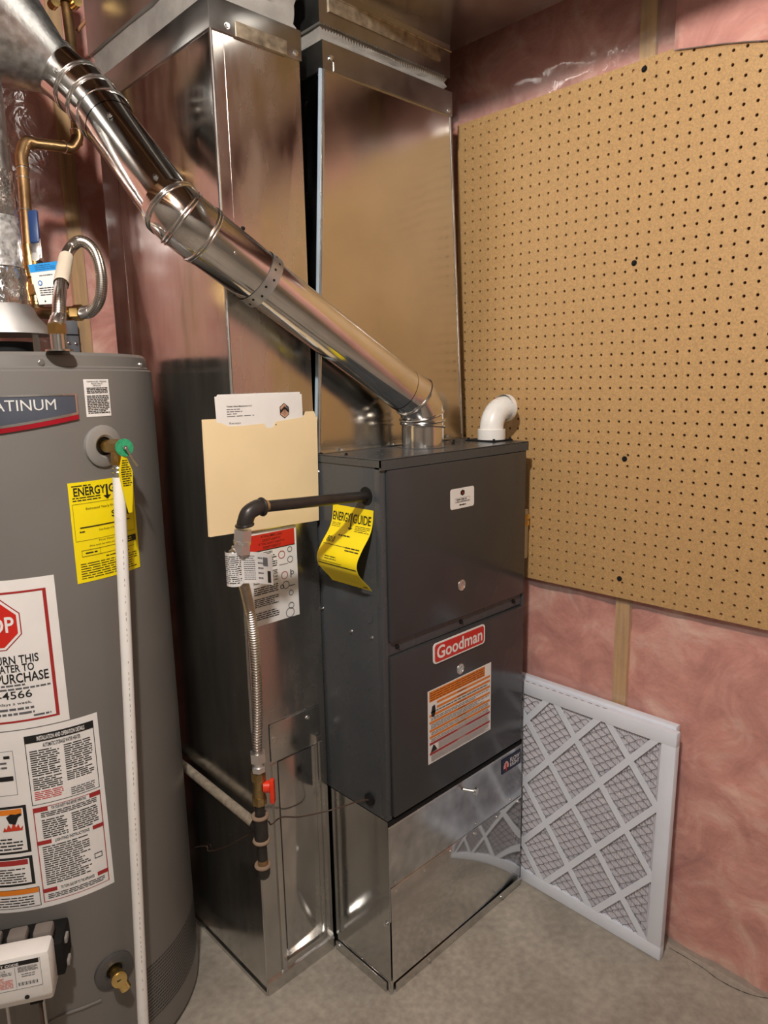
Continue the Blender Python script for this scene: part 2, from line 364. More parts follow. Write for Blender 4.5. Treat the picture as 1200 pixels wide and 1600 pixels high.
# ------------------------------------------------------------------ the room
XW, YB, ZC = .62, .98, 2.52
FURW, ZB, ZT, YD = .535, .467, 1.315, .2118
def struct(o): o['kind'] = 'structure'; return o
DRY = mat('painted_concrete', '9a9288', .8, 0, .12, 3, .1, 40)
struct(MB().box((-3.3, -3.7, -.1), (.9, 1.25, 0)).build('floor', CONC, None, 0))
def grid(fn, nu, nv):
    m = MB()
    for j in range(nv+1):
        for i in range(nu+1): m.v.append(Vector(fn(i/nu, j/nv)))
    for j in range(nv):
        for i in range(nu):
            a = j*(nu+1)+i; m.f.append((a, a+1, a+nu+2, a+nu+1))
    return m
def fb(x, y, z, k): return noise.fractal(Vector((x*k, y*k, z*k)), 1, 2, 4)
# right wall
wr = struct(MB().box((.76, -3.7, 0), (.86, 1.2, 2.8)).build('wall_right', DRY, None, 0))
studs = [-.235+.65*k for k in range(-5, 1)]
for y in studs: MB().box((.637, y-.019, .04), (.725, y+.019, 2.5)).build('stud', WOOD(), wr, 0)
MB().box((.675, -3.6, 0), (.725, .98, .04)).build('bottom_plate', WOOD(), wr, 0)
for y in studs[2:]+[.41]:
    MB_ = grid(lambda u, v: (.652+.010*(abs(2*u-1)**4)-.008+.012*fb(.3, y+.65*u, 2.46*v, 5)+.005*fb(.3, y+.65*u, 2.46*v, 22), y+(.019 if y < .1 else -.004)+(.612 if y < -.3 else .63)*u, .0+2.5*v), 36, 120)
    MB_.build('insulation_batt', INS, wr, 60)
pw = (-.15, 2.185)
def film_r(u, v):
    y = .975-3.6*u; z = 2.5*v; d = .003*fb(1, y, z, 4)+.0022*fb(2, y*2.5, z*.6, 6)
    ry, rz = y-pw[0], z-pw[1]; r = math.hypot(ry, rz); a = math.atan2(rz, ry)
    if z > 2.15: d -= .011*math.exp(-(r/.15)**2)*(1-abs(math.sin(a*5.5+1)))*min(1, r/.02) 
    if z > 2.17: d -= .010*min(1, (z-2.17)/.06)
    b = .0
    for k in range(7):
        cy, cz, an = (-.05-.09*k) % .8-.75, .25+.1*((k*37) % 7), k*1.3
        t = (y-cy)*math.cos(an)+(z-cz)*math.sin(an); s_ = -(y-cy)*math.sin(an)+(z-cz)*math.cos(an)
        d -= .004*math.exp(-(t/.006)**2-(s_/.07)**2)
    return (.6275+d, y, z)
FR = grid(film_r, 300, 200).build('vapor_barrier', FILM, wr, 60)
FR['label'] = 'clear plastic vapour barrier sheet'
# plastic folded forward over the top edge of the pegboard
fl = [PX(q, .607) for q in ((1052, 80), (1085, 76), (1130, 70), (1165, 67), (1199, 65), (1230, 60))]
def flap(u, v):
    k = u*(len(fl)-1); i = min(int(k), len(fl)-2); p = fl[i].lerp(fl[i+1], k-i); top = 2.36
    x = .604-.006*math.sin(v*3.1)+.0015*fb(3, p.y, v, 9)
    return (x+.012*v+.006*max(0, 1-u/.06), p.y, p.z+(top-p.z)*v)
grid(flap, 60, 24).build('barrier_flap', FILM, wr, 60)
def flap2(u, v):
    p = flap(u, v); return (p[0]+.0022+.0008*fb(p[0], p[1], p[2], 30), p[1], p[2]+.003*(1-v))
grid(flap2, 60, 24).build('insulation_bulge', INS, wr, 60)
# back wall
wb = struct(MB().box((-3.3, 1.12, 0), (.76, 1.22, 2.8)).build('wall_back', DRY, None, 0))
bst = [-.2+.41*k for k in range(-6, 3)]
for x in bst: MB().box((x-.019, YB+.012, .04), (x+.019, YB+.1, 2.5)).build('stud', WOOD(), wb, 0)
for x in bst[:-1]:
    grid(lambda u, v: (x+.019+.372*u, YB+.03+.014*abs(2*u-1)**4-.014+.012*fb(x+.41*u, .7, 2.46*v, 5)+.005*fb(x+.41*u, .7, 2.46*v, 22), .04+2.46*v), 20, 100).build('insulation_batt', INS, wb, 60)
def film_b(u, v):
    x = -2.6+3.22*u; z = 2.5*v
    return (x, YB+.004+.004*fb(x*1.5, 3, z*.7, 6)+.003*fb(x*3.5, 5, z*.5, 7)-.006*max(0, fb(x, 9, z, 3.2))**2, z)
grid(film_b, 220, 140).build('vapor_barrier', FILM, wb, 60)
struct(MB().box((-3.3, -3.7, 0), (-3.2, 1.2, 2.8)).build('wall_left', DRY, None, 0))
struct(MB().box((-3.2, -3.7, 0), (.76, -3.6, 2.8)).build('wall_front', DRY, None, 0))
ce = struct(MB().box((-3.3, -3.7, 2.74), (.9, 1.25, 2.8)).build('ceiling', JOIST(), None, 0))
for k in range(-7, 3):
    x = -.36+.41*k
    MB().box((x-.019, -3.6, ZC), (x+.019, 1.12, 2.74)).build('joist', JOIST(), ce, 0)

fo_ = bpy.data.objects['floor']; cr_ = spline([PZ(q, .0004) for q in ((1046, 1481), (1072, 1496), (1098, 1512), (1122, 1530), (1150, 1545), (1180, 1556), (1215, 1562))], 5); m = MB()
for a_, b_ in zip(cr_, cr_[1:]):
    w_ = (b_-a_).cross(Vector((0, 0, 1))).normalized()*(.0008+.001*random.random()); m.quad(a_-w_, b_-w_, b_+w_, a_+w_)
m.build('crack', mat('crack_dark', '4a463f', .9), fo_, 0)
# ------------------------------------------------------------------ pegboard
pb = thing('pegboard', (XW-.003, -.31, .918), 'large tan perforated hardboard panel fixed on the insulated wall', 'pegboard')
def pegmesh():
    m = MB(); PI8 = [math.pi/8+k*math.pi/4 for k in range(8)]; pit = .0272; r = .0036; x0, x1 = XW-.006, XW
    ys = [.1384+pit*5-pit*k for k in range(45)]; zs = [2.1555-pit*k for k in range(46)]
    y_hi, y_lo = .301, ys[-1]-pit/2; z_hi, z_lo = zs[0]+.0165, zs[-1]-.0136
    for i, y in enumerate(ys):
        ya = y_hi if i == 0 else y+pit/2; yb = y-pit/2
        for k, z in enumerate(zs):
            za = z_hi if k == 0 else z+pit/2; zb = z-pit/2 if k < len(zs)-1 else z_lo
            n = len(m.v); m.v += [Vector((x0, ya, za)), Vector((x0, yb, za)), Vector((x0, yb, zb)), Vector((x0, ya, zb))]
            o = [(y-r*math.cos(a), z+r*math.sin(a)) for a in PI8]   # 0: right-up, ccw as seen from the room
            m.v += [Vector((x0, a, b)) for a, b in o]+[Vector((x1, a, b)) for a, b in o]
            c = [n, n+1, n+2, n+3]; q = [n+4+j for j in range(8)]; p = [n+12+j for j in range(8)]
            # oct vertices: 0 right-upper,1 upper-right,2 upper-left,3 left-upper,4 left-lower,5 lower-left,6 lower-right,7 right-lower
            m.f += [(c[0], q[2], q[1], c[1]), (c[1], q[0], q[7], c[2]), (c[2], q[6], q[5], c[3]), (c[3], q[4], q[3], c[0]), (c[0], q[3], q[2]), (c[1], q[1], q[0]), (c[2], q[7], q[6]), (c[3], q[5], q[4])]
            m.f += [(q[j], q[(j+1) % 8], p[(j+1) % 8], p[j]) for j in range(8)]
    m.quad((x0, y_hi, z_hi), (x0, y_hi, z_lo), (x1, y_hi, z_lo), (x1, y_hi, z_hi)); m.quad((x0, y_lo, z_lo), (x0, y_lo, z_hi), (x1, y_lo, z_hi), (x1, y_lo, z_lo))
    m.quad((x0, y_lo, z_hi), (x0, y_hi, z_hi), (x1, y_hi, z_hi), (x1, y_lo, z_hi)); m.quad((x0, y_hi, z_lo), (x0, y_lo, z_lo), (x1, y_lo, z_lo), (x1, y_hi, z_lo))
    return m
pegmesh().build('board', PEG(), pb, 0)
for q in ((1007, 108), (991, 411), (976, 717), (968, 904)):
    screw(PX(q, XW-.006), (-1, 0, 0), pb, .0045, BLACKM())

# ------------------------------------------------------------------ furnace
fu = thing('furnace', (FURW/2, .38, ZB), 'dark grey gas furnace cabinet with red badge standing on shiny steel base', 'furnace')
FD = .76   # depth
MB().box((0, .016, ZB), (FURW, FD, ZT-.004), .002).build('cabinet', PAINT(), fu)
MB().box((0, .0, ZB), (.016, .02, ZT-.022), .002).build('corner_post', PAINT(), fu); MB().box((FURW-.010, .0, ZB), (FURW, .02, ZT-.022), .002).build('corner_post', PAINT(), fu)
tp = MB().box((-.0025, -.004, ZT-.004), (FURW+.0025, FD, ZT), .001); tp.box((-.0025, -.004, ZT-.024), (FURW+.0025, -.0005, ZT-.002)); tp.box((-.0025, -.004, ZT-.018), (-.0003, FD, ZT-.002)); tp.box((FURW+.0003, -.004, ZT-.018), (FURW+.0025, FD, ZT-.002))
tp.build('top_panel', PAINT(), fu, 0)
zu = PY((640, 977), 0).z; zl = PY((600, 1018), 0).z
print('door z', zu, zl, PY((815, 935), 0).z, PY((815, 915), 0).z)
zg0, zg1 = .903, .868
ud = MB().box((.017, -.006, zg0), (FURW-.011, .02, ZT-.025), .004).build('upper_door', PAINTD(), fu)
ld = MB().box((.017, -.006, ZB+.004), (FURW-.011, .02, zg1), .004).build('lower_door', PAINTD(), fu)
MB().box((.017, .004, zg1+.002), (FURW-.011, .02, zg0-.002)).build('door_rail', PAINT(), fu, 0)
for x in (.045, .27, .49): screw((x, .004, (zg0+zg1)/2), (0, -1, 0), fu, .004, BLACKM())
for q, par in (((721, 914), ud), ((719, 1045), ld)):
    p = PY(q, -.006)
    MB().ring(p+Vector((0, -.001, 0)), (0, -1, 0), .0125, .0016).disc(p, (0, -1, 0), .0115, .001, 24).build('latch', CHROME(), par)
    a = .6; e1 = Vector((math.cos(a), 0, math.sin(a))); e2 = Vector((-math.sin(a), 0, math.cos(a)))
    MB().obox(p-e1*.009-e2*.002+Vector((0, -.003, 0)), e1*.018, Vector((0, .003, 0)), e2*.004).build('latch_slot', CHROME(), par, 0)
# top panel screws, knock-outs, holes
for q in ((513, 706), (541, 711), (709, 690), (752, 688), (708, 694)): screw(PZ(q, ZT), (0, 0, 1), fu, .003, BLACKM())
gh = PX((572, 775), 0)
MB().disc(gh+Vector((.002, 0, 0)), (-1, 0, 0), .020, .0035, 28).build('gas_opening', BLACKM(), fu)  # black disc painted in for the dark inside the hole
wh = PX((579, 1248), 0)
MB().disc(wh+Vector((.002, 0, 0)), (-1, 0, 0), .015, .008, 24).build('wire_grommet', BLACKM(), fu)
for q in ((575, 963), (575, 1067)):
    p = PX(q, 0); MB().tube([p+Vector((-.0005, .016*math.cos(a), .016*math.sin(a))) for a in [math.radians(d) for d in range(150, 300, 10)]], .0008, 6).build('knockout', PAINT(), fu)
for q in ((498, 737), (502, 882), (505, 950), (550, 986), (582, 996), (497, 735)): screw(PX(q, -.0), (-1, 0, 0), fu, .0025)
# badge
A = [PY(q, -.007) for q in ((676, 1006), (757, 975), (757, 1005), (677, 1038))]
xl, xr = (A[0].x+A[3].x)/2, (A[1].x+A[2].x)/2; zt_, zb_ = (A[0].z+A[1].z)/2, (A[2].z+A[3].z)/2
def pl(x0, x1, z1, z0, y): return quadmap(((x0, y, z1), (x1, y, z1), (x1, y, z0), (x0, y, z0)), (0, -1, 0))
B = Label(pl(xl, xr, zt_, zb_, -.0085)); asp = (xr-xl)/(zt_-zb_)
B.poly([(.5+(a-.5)*.95, .5+(b-.5)*.86) for a, b in rrect(.045, asp)], REDINK(), 1)
B.text('Goodman', .06, .2, .94, .84, PAPER(), 2, .022)
B.build('badge', PAPER(), ld, 'red badge with white lettering', .002, rrect(.05, asp))
# orange warning label
A = [PY(q, -.007) for q in ((670, 1080), (768, 1035), (766, 1140), (668, 1196))]
xl, xr = (A[0].x+A[3].x)/2, (A[1].x+A[2].x)/2; zt_, zb_ = (A[0].z+A[1].z)/2, (A[2].z+A[3].z)/2
B = Label(pl(xl, xr, zt_, zb_, -.0068)); DKO = mat('brown_ink', '7a3c0c', .5)
B.rect(.02, .845, .89, .985, ORANGE(), 1); B.lines(.03, .85, .88, .975, 4, DKO, .35, word=.08)
for t, m in ((.79, ORANGE()), (.725, ORANGE()), (.64, ORANGE()), (.545, ORANGE()), (.435, ORANGE()), (.345, ORANGE()), (.255, DKRED()), (.115, DKRED())):
    B.rect(.13 if t > .7 else .02, t, .98, t+.032, m, 1); B.text('\u25b2 WARNING' if 0 else 'WARNING', .44, t+.006, .58, t+.026, INK() if m.name[0] == 'o' else PAPER(), 2)
for a, b, n in ((.68, .72, 1), (.585, .63, 2), (.475, .54, 3), (.385, .43, 2), (.295, .34, 2), (.155, .25, 5), (.02, .11, 5)): B.lines(.15 if a < .25 and a > .1 else .04, a, .96, b, n, GREYINK(), .4, word=.06)
B.poly([(.05, .64), (.09, .63), (.11, .7), (.1, .79), (.06, .78), (.045, .7)], INK(), 2); B.poly([(.03, .15), (.13, .16), (.1, .22), (.075, .25), (.055, .21)], INK(), 2)
B.build('warning_label', PAPER(), ld, 'white warning label with orange and red stripes')
# contractor sticker
A = [PY(q, -.007) for q in ((704, 766), (741, 758), (741, 790), (704, 797))]
xl, xr = A[0].x, A[1].x; zt_, zb_ = (A[0].z+A[1].z)/2, (A[2].z+A[3].z)/2
B = Label(pl(xl, xr, zt_, zb_, -.0066)); asp = (xr-xl)/(zt_-zb_)
B.poly([(.5+.1*math.sin(k*math.pi/3), .76+.15*math.cos(k*math.pi/3)) for k in range(6)], INK(), 1); B.poly([(.46, .8), (.5, .68), (.55, .78)], DKRED(), 2)
B.frame(.2, .30, .82, .52, .006, .012, GREYINK()); B.lines(.24, .41, .72, .48, 1, INK(), .6, word=.2); B.lines(.24, .33, .78, .38, 1, GREYINK(), .5, word=.2); B.lines(.36, .13, .66, .22, 1, INK(), .6, word=.12)
B.build('contractor_sticker', PAPER(), ud, 'small white sticker with black emblem', .0006, rrect(.07, asp))
# curling yellow energy label on the cabinet side
t0 = PX((521, 787), 0); t1 = PX((584, 797), 0)
zt_ = (PX((521, 787), 0).z+PX((584, 798), 0).z)/2; ya, yb = t0.y, t1.y
prof = [(0, 0), (.004, -.03), (.014, -.052), (.036, -.078), (.052, -.103), (.050, -.124), (.036, -.142), (.020, -.158), (.010, -.17)]
prof = spline([(a, b, 0) for a, b in prof], 4); ND = len(prof)-1
def egmap(s, t, l):
    k = (1-t)*ND; i = min(int(k), ND-1); p = prof[i].lerp(prof[i+1], k-i); d = (prof[i+1]-prof[i]).normalized(); n = Vector((-d.y, d.x))   # outward
    return Vector((-.0012-p.x-n.x*l, ya+(yb-ya)*s, zt_+p.y*1.05+n.y*l))
B = Label(egmap, 1)
def EG(B, tj):
    B.text('ENERGY', .04, .86, .47, .945, INK(), 2, .03); B.text('GUIDE', .53, .86, .96, .945, INK(), 2, .03)
    B.rect(.485, .80, .515, .95, INK(), 2); B.poly([(.44, .80), (.56, .80), (.5, .765)], INK(), 2)
B.text('ENERGY', .03, .86, .475, .945, INK(), 2, .012); B.text('GUIDE', .535, .86, .965, .945, INK(), 2, .012); B.rect(.49, .8, .515, .95, INK(), 2); B.poly([(.44, .80), (.56, .80), (.5, .77)], INK(), 2)
B.lines(.04, .78, .25, .84, 3, INK(), .25, word=.1); B.lines(.62, .76, .97, .84, 4, INK(), .3, word=.1); B.text('80.0', .08, .64, .27, .69, INK(), 2, .01)
B.lines(.3, .70, .65, .72, 1, INK(), .5, word=.1); B.frame(.05, .44, .62, .62, .004, .004, INK(), 2); B.lines(.62, .58, .95, .63, 2, INK(), .4, word=.1); B.lines(.2, .47, .55, .52, 2, INK(), .3, word=.1)
B.rect(.03, .405, .98, .418, INK(), 2); B.rect(.84, .06, .95, .085, INK(), 2)
o = B.build('energy_label', YEL(), fu, 'yellow energy label curling away from the side', .0005, None, 32)
# badge on door hinges done; side junction box
jb = thing('electrical_box', (.575, .06, 1.0), 'small pale metal box between furnace side and pegboard', 'electrical box')
z1 = PX((828, 800), .57).z; z0 = PX((828, 876), .57).z
MB().box((FURW+.004, .03, z0), (FURW+.058, .1, z1), .002).build('box', mat('cream_metal', 'b8ad92', .4, .3, .1), jb)
MB().box((FURW+.003, .028, z1-.026), (FURW+.060, .102, z1-.012)).build('tape_band', mat('amber_tape', 'c98f2c', .4), jb, 0)
MB().box((FURW+.003, .0285, z1-.043), (FURW+.060, .102, z1-.030)).build('tape_band', mat('amber_tape', 'c98f2c', .4), jb, 0)
MB().box((FURW+.001, .03, z1), (FURW+.055, .1, z1+.004)).build('lid', GALV(), jb, 0)

# ------------------------------------------------------------------ furnace base (filter rack)
fb_ = thing('steel_plenum_box', (FURW/2, .38, 0), 'bright galvanised steel plenum base under the grey furnace', 'furnace base')
m = MB(); zf = ZB-.017
m.quad((0, .76, 0), (0, 0, 0), (0, 0, ZB-.001), (0, .76, ZB-.001)); m.build('side_panel', WAVY(), fb_, 0)
m = MB().box((0.0006, .0006, .001), (FURW, .76, zf-.004)); m.build('body', BASE(), fb_, 0)
MB().box((.0, -.0015, .2), (FURW, .0004, zf)).build('front_panel', mat('spangled_steel', (.56, .58, .60), .17, 1, .2, 24, .03, 8), fb_, 0)
MB().quad((FURW, 0, 0), (FURW, .76, 0), (FURW, .76, ZB-.002), (FURW, 0, ZB-.002)).build('side_panel', BASE(), fb_, 0)
ztop = (PY((607, 1393), 0).z+PY((813, 1240), 0).z)/2
MB().box((.004, -.0035, .03), (FURW-.002, -.0016, ztop), .0006).build('access_panel', BASE(), fb_)
MB().box((.003, .0006, zf), (FURW-.002, .03, ZB-.004)).build('filter_slot', BLACKM(), fb_, 0)  # solid black block in place of the shade in the open slot
MB().box((.0, -.002, zf-.002), (FURW, .0, zf+.003)).build('slot_lip', CHROME(), fb_, 0)
for k in range(6): screw((.018+k*.1, -.0035, ztop-.012), (0, -1, 0), fb_, .0028)
for k in range(4): screw((.018+k*.155, -.0015, ztop+.010), (0, -1, 0), fb_, .0022)
MB().box((.012, -.006, .0), (FURW-.0, -.0036, .026), .001).build('floor_flange', GALV(), fb_); MB().box((-.006, .012, 0), (-.001, YD-.01, .026), .001).build('floor_flange', GALV(), fb_)
for x in (.13, .44): screw((x, -.006, .014), (0, -1, 0), fb_, .003)
for y in (.19,): screw((-.006, y, .016), (-1, 0, 0), fb_, .004)
screw((-.001, .012, .19), (-1, 0, 0), fb_, .004)
MB().poly([(-.004, .0, 0), (.0, -.004, 0), (.008, -.001, .03), (-.001, .008, .03)]).build('corner_tab', GALV(), fb_, 0)
k = PY((735, 1232), -.012)
MB().tube([Vector((k.x-.018, -.002, k.z+.002)), Vector((k.x, -.03, k.z))], .004, 10).disc(Vector((k.x-.001, -.028, k.z)), (.3, -1, 0), .010, .006, 18).build('knob', CHROME(), fb_)
A = [PY(q, -.002) for q in ((784, 1190), (813, 1168), (813, 1190), (784, 1212))]
xl, xr = A[0].x, A[1].x; zt_, zb_ = (A[0].z+A[1].z)/2, (A[2].z+A[3].z)/2
B = Label(pl(xl, xr, zt_, zb_, -.003)); B.text('FLOW', .42, .52, .94, .84, PAPER(), 2, .02); B.text('RIGHT', .42, .2, .94, .48, PAPER(), 2, .02)
B.poly([(.08, .3), (.36, .3), (.36, .5), (.30, .72), (.22, .8), (.14, .72), (.08, .5)], mat('badge_pink', 'd9a09a', .4), 1); B.rect(.19, .1, .25, .62, REDINK(), 2)
B.build('maker_badge', mat('navy_ink', '1c2340', .4), fb_, 'small navy badge with white lettering')

# ------------------------------------------------------------------ return duct
XA, XB_, YE = -.2166, -.006, .745
rd = thing('return_duct', ((XA+XB_)/2, (YD+YE)/2, 0), 'tall galvanised return duct standing on the floor beside the water heater', 'duct')
def xpanel(name, P, n, depth, m, par):   # cross-broken sheet: four facets meeting at a slightly raised centre
    P = [Vector(p) for p in P]; c = sum(P, Vector())/4+Vector(n)*depth; q = MB(); q.v = P+[c]; q.f = [(0, 1, 4), (1, 2, 4), (2, 3, 4), (3, 0, 4)]; return q.build(name, m, par, 0)
zj = .70
xpanel('side_panel', ((XA, YE, zj), (XA, YD, zj), (XA, YD, 2.14), (XA, YE, 2.14)), (-1, 0, 0), .004, DUCT(), rd)
xpanel('side_panel', ((XA, YE, 0), (XA, YD, 0), (XA, YD, zj), (XA, YE, zj)), (-1, 0, 0), .001, DUCT(), rd)
xpanel('front_panel', ((XA, YD, zj), (XB_, YD, zj), (XB_, YD, 2.14), (XA, YD, 2.14)), (0, -1, 0), .003, DUCTF(), rd)
MB().quad((XA, YD, 0), (XB_, YD, 0), (XB_, YD, zj), (XA, YD, zj)).build('boot_panel', mat('boot_steel', (.52, .52, .51), .2, 1, .12, 8, .12, 10, (2, 2, .5)), rd, 0)
MB().quad((XB_, YD, 0), (XB_, YE, 0), (XB_, YE, 2.14), (XB_, YD, 2.14)).quad((XB_, YE, 0), (XA, YE, 0), (XA, YE, 2.14), (XB_, YE, 2.14)).build('back_panel', DUCT(), rd, 0)
MB().tube([(XA, YD, .70), (XA, YD, 2.145)], .0035, 8).build('corner_seam', CHROME(), rd); MB().tube([(XA, YD, .0), (XA, YD, .7)], .002, 8).build('corner_seam', GALV(), rd)
MB().box((XA+.028, YD-.0012, .7), (XA+.0295, YD, 2.13)).build('fold_line', DUCTF(), rd, 0)
MB().box((XA-.0015, .655, .0), (XA, .663, 2.13)).build('fold_line', DUCT(), rd, 0)
# boot overlap strip, framed insert
MB().box((XA+.045, YD-.004, .605), (XB_-.018, YD-.0012, .700), .001).build('overlap_strip', DUCTF(), rd)
for q in ((427, 1155), (481, 1121)): screw(PY(q, YD-.004), (0, -1, 0), rd, .004)
fx0, fx1, fz0, fz1 = XA+.052, XB_-.038, .07, .60
MB().box((fx0+.012, YD-.003, fz0), (fx1, YD-.001, fz1), .0008).build('insert_panel', WAVY(), rd)
MB().box((fx1, YD-.012, fz0-.01), (fx1+.004, YD, fz1+.02)).box((fx0+.004, YD-.012, fz0-.006), (fx1, YD, fz0)).box((fx1, YD-.012, fz1+.02), (fx1+.016, YD, fz1+.026)).build('insert_frame', GALV(), rd, 0)
MB().box((fx0-.006, YD-.0045, .0355), (fx0+.006, YD, .60)).box((fx1+.016, YD-.004, .0355), (fx1+.026, YD, .60)).build('standing_seam', GALV(), rd, 0)
MB().box((XA, YD-.005, .0), (XB_, YD, .035)).build('bottom_hem', GALV(), rd, 0)
MB().box((XA-.004, YD, .0), (XA, YE, .012)).build('bottom_hem', GALV(), rd, 0)
# top cleat, canvas, collar
def band(z0, z1, g, x0, x1, y0, y1): return MB().box((x0-g, y0-g, z0), (x1+g, y1+g, z1), .0012)
band(2.139, 2.197, .004, XA, XB_, YD, YE).build('cleat_band', CLEAT(), rd)
def sock(x0, x1, y0, y1, z0, z1, amp, inset=.002):
    P = []; 
    for (ax, ay), (bx, by) in (((x0, y0), (x1, y0)), ((x1, y0), (x1, y1)), ((x1, y1), (x0, y1)), ((x0, y1), (x0, y0))):
        for k in range(14): P.append((ax+(bx-ax)*k/14, ay+(by-ay)*k/14))
    m = MB(); n = len(P); cx, cy = (x0+x1)/2, (y0+y1)/2
    for j in range(9):
        v = j/8
        for (x, y) in P:
            d = inset+amp*math.sin(v*math.pi)*(.7+1.0*fb(x, y, v*.3, 9)); l = math.hypot(x-cx, y-cy); m.v.append(Vector((x-(x-cx)/l*d, y-(y-cy)/l*d, z0+(z1-z0)*v)))
    for j in range(8):
        for i in range(n): m.f.append((j*n+i, j*n+(i+1) % n, (j+1)*n+(i+1) % n, (j+1)*n+i))
    return m
sock(XA, XB_, YD, YE, 2.195, 2.262, .012).build('canvas_connector', CANVAS(), rd, 60)
band(2.258, 2.52, .006, XA, XB_, YD, YE).build('trunk_collar', CLEAT(), rd)
MB().box((XA+.054, YD-.0062, 2.139), (XA+.175, YD-.0042, 2.166)).build('patch_plate', OXID(), rd, 0)
screw((XA+.035, YD-.004, 2.152), (0, -1, 0), rd, .004); screw((XB_-.012, YD-.004, 2.150), (0, -1, 0), rd, .004); screw((XA+.048, YD-.0005, 1.787), (0, -1, 0), rd, .003, BLACKM())
MB().box((XA+.013, YD-.003, 1.655), (XA+.045, YD-.0008, 1.692)).build('patch_plate', DUCTF(), rd, 0)

# ------------------------------------------------------------------ supply plenum and trunk
sp = thing('supply_plenum', (.263, .46, ZT), 'tapered galvanised supply plenum on top of the grey furnace', 'duct')
y0, y1 = YD-.003, .74
b = [(.004, y0), (.522, y0), (.522, y1), (.004, y1)]; t = [(.056, y0), (.474, y0), (.474, y1), (.056, y1)]; zt2 = 2.14
Pb = [Vector((x, y, ZT+.001)) for x, y in b]; Pt = [Vector((x, y, zt2)) for x, y in t]
xpanel('front_panel', (Pb[0], Pb[1], Pt[1], Pt[0]), (0, -1, 0), .004, mat('plenum_steel', (.60, .575, .53), .17, 1, .08, 6, .03, 3, rvar=.3), sp)
MB().quad(Pb[1], Pb[2], Pt[2], Pt[1]).quad(Pb[2], Pb[3], Pt[3], Pt[2]).build('back_panel', DUCT(), sp, 0)
MB().quad(Pb[3], Pb[0], Pt[0], Pt[3]).build('side_panel', DUCT(), sp, 0)
MB().tube([Pb[0]+Vector((-.001, -.001, 0)), Pt[0]], .0045, 8).build('corner_seam', CHROME(), sp); MB().tube([Pb[1], Pt[1]], .003, 8).build('corner_seam', CHROME(), sp)
MB().tube([Pb[0]+Vector((-.006, .003, 0)), Pt[0]+Vector((-.006, .003, 0))], .004, 8).build('sealant_bead', mat('blue_grey_sealant', '8fa0ac', .5), sp)
MB().box((.002, y0-.02, ZT+.0005), (.524, y0, ZT+.003)).box((.002, y0-.002, ZT), (.524, y0, ZT+.012)).build('bottom_flange', GALV(), sp, 0)
for q in ((535, 704), (615, 695), (699, 682)): screw(PY(q, y0-.01), (0, 0, 1), sp, .0045)
m = MB()
m.obox((.052, y0-.004, 2.139), (.426, 0, 0), (0, .56, 0), (0, 0, .057)); m.build('cleat_band', CLEAT(), sp, 0)
MB().box((.082, y0-.006, 2.141), (.47, y0-.0042, 2.166)).build('patch_plate', CLEAT(), sp, 0)
screw((.462, y0-.006, 2.15), (0, -1, 0), sp, .004); screw((.075, y0-.005, 2.165), (0, -1, 0), sp, .004)
sock(.05, .474, y0, y1, 2.195, 2.235, .016).build('canvas_connector', CANVAS(), sp, 60)
# trunk: collar plus horizontal run along the wall
tr = thing('overhead_duct', (.262, -.6, 2.228), 'rectangular galvanised supply trunk hung under the joists along pegboard wall', 'duct')
MB().box((.046, y0-.004, 2.228), (.470, .74, 2.31)).build('collar', CLEAT(), tr, 0)
m = MB()
for k in range(52): m.poly([(.047+k*.0081, y0-.0045, 2.2285), (.055+k*.0081, y0-.0045, 2.2285), (.051+k*.0081, y0-.0045, 2.224)])
m.build('pinked_edge', CLEAT(), tr, 0)
MB().box((.072, y0-.0075, 2.254), (.43, y0-.0042, 2.283)).build('patch_plate', OXID(), tr, 0)
MB().tube([(.07, y0-.008, 2.284), (.47, y0-.008, 2.286)], .002, 6).build('edge_roll', OXID(), tr)
MB().box((.03, -3.0, 2.302), (.5, .76, 2.515), .002).build('trunk_body', mat('trunk_steel', (.5, .49, .46), .26, 1, .14, 6, .08, 3), tr)
MB().box((.028, -.9, 2.300), (.502, -.87, 2.517)).build('drive_cleat', CLEAT(), tr, 0)
# ------------------------------------------------------------------ flue pipe
V = Vector
fc = V((.262, .118, ZT)); RP = .0505
fl_ = thing('flue_pipe', (.262, .118, ZT), 'shiny metal flue pipe slanting up from furnace top to the vent wye', 'pipe')
PA = PD((275, 335), 1.26); PB = PD((150, 165), 1.42); PC = PD((86, 108), 1.43); PE = V((.2600, .116, 1.412))
def gores(pts, r, par, name='elbow'):
    m = MB().tube(pts, r, 32, False); o = m.build(name, FLUE(), par, 50)
    for i in range(1, len(pts)-1):
        d = (pts[i+1]-pts[i-1]).normalized(); MB().ring(pts[i]-d*.003, d, r, .0024, 36, 8).ring(pts[i]+d*.003, d, r+.0006, .0024, 36, 8).build('bead', RING(), o)
    return o
# lower adjustable elbow
u1 = (PA-PE).normalized()
pts = [fc, V((.262, .118, 1.362)), V((.2615, .1175, 1.385)), V((.259, .117, 1.404)), PE+u1*.022+V((0, 0, .004)), PE+u1*.06]
MB().tube([fc+V((0, 0, -.004)), V((.262, .118, 1.365))], .0525, 36, False).build('collar', FLUE(), fl_)
m = MB().tube([V((.262, .118, 1.358)), V((.262, .118, 1.378)), V((.258, .1175, 1.405)), PE+u1*.030+V((0, 0, .012)), PE+u1*.075+V((0, 0, .006))], [.0515, .0525, .054, .053, .0515], 36, False)
le = m.build('elbow', FLUE(), fl_, 60)
for c_, d_ in ((V((.262, .118, 1.368)), V((.12, 0, 1))), (V((.262, .118, 1.378)), V((-.08, 0, 1))), (V((.258, .1175, 1.393)), V((-.26, .0, 1))), (PE+u1*.032+V((0, 0, .010)), (u1+V((0, 0, .22))))):
    MB().ring(c_, d_, .0535, .0034, 40, 8).build('bead', RING(), le)
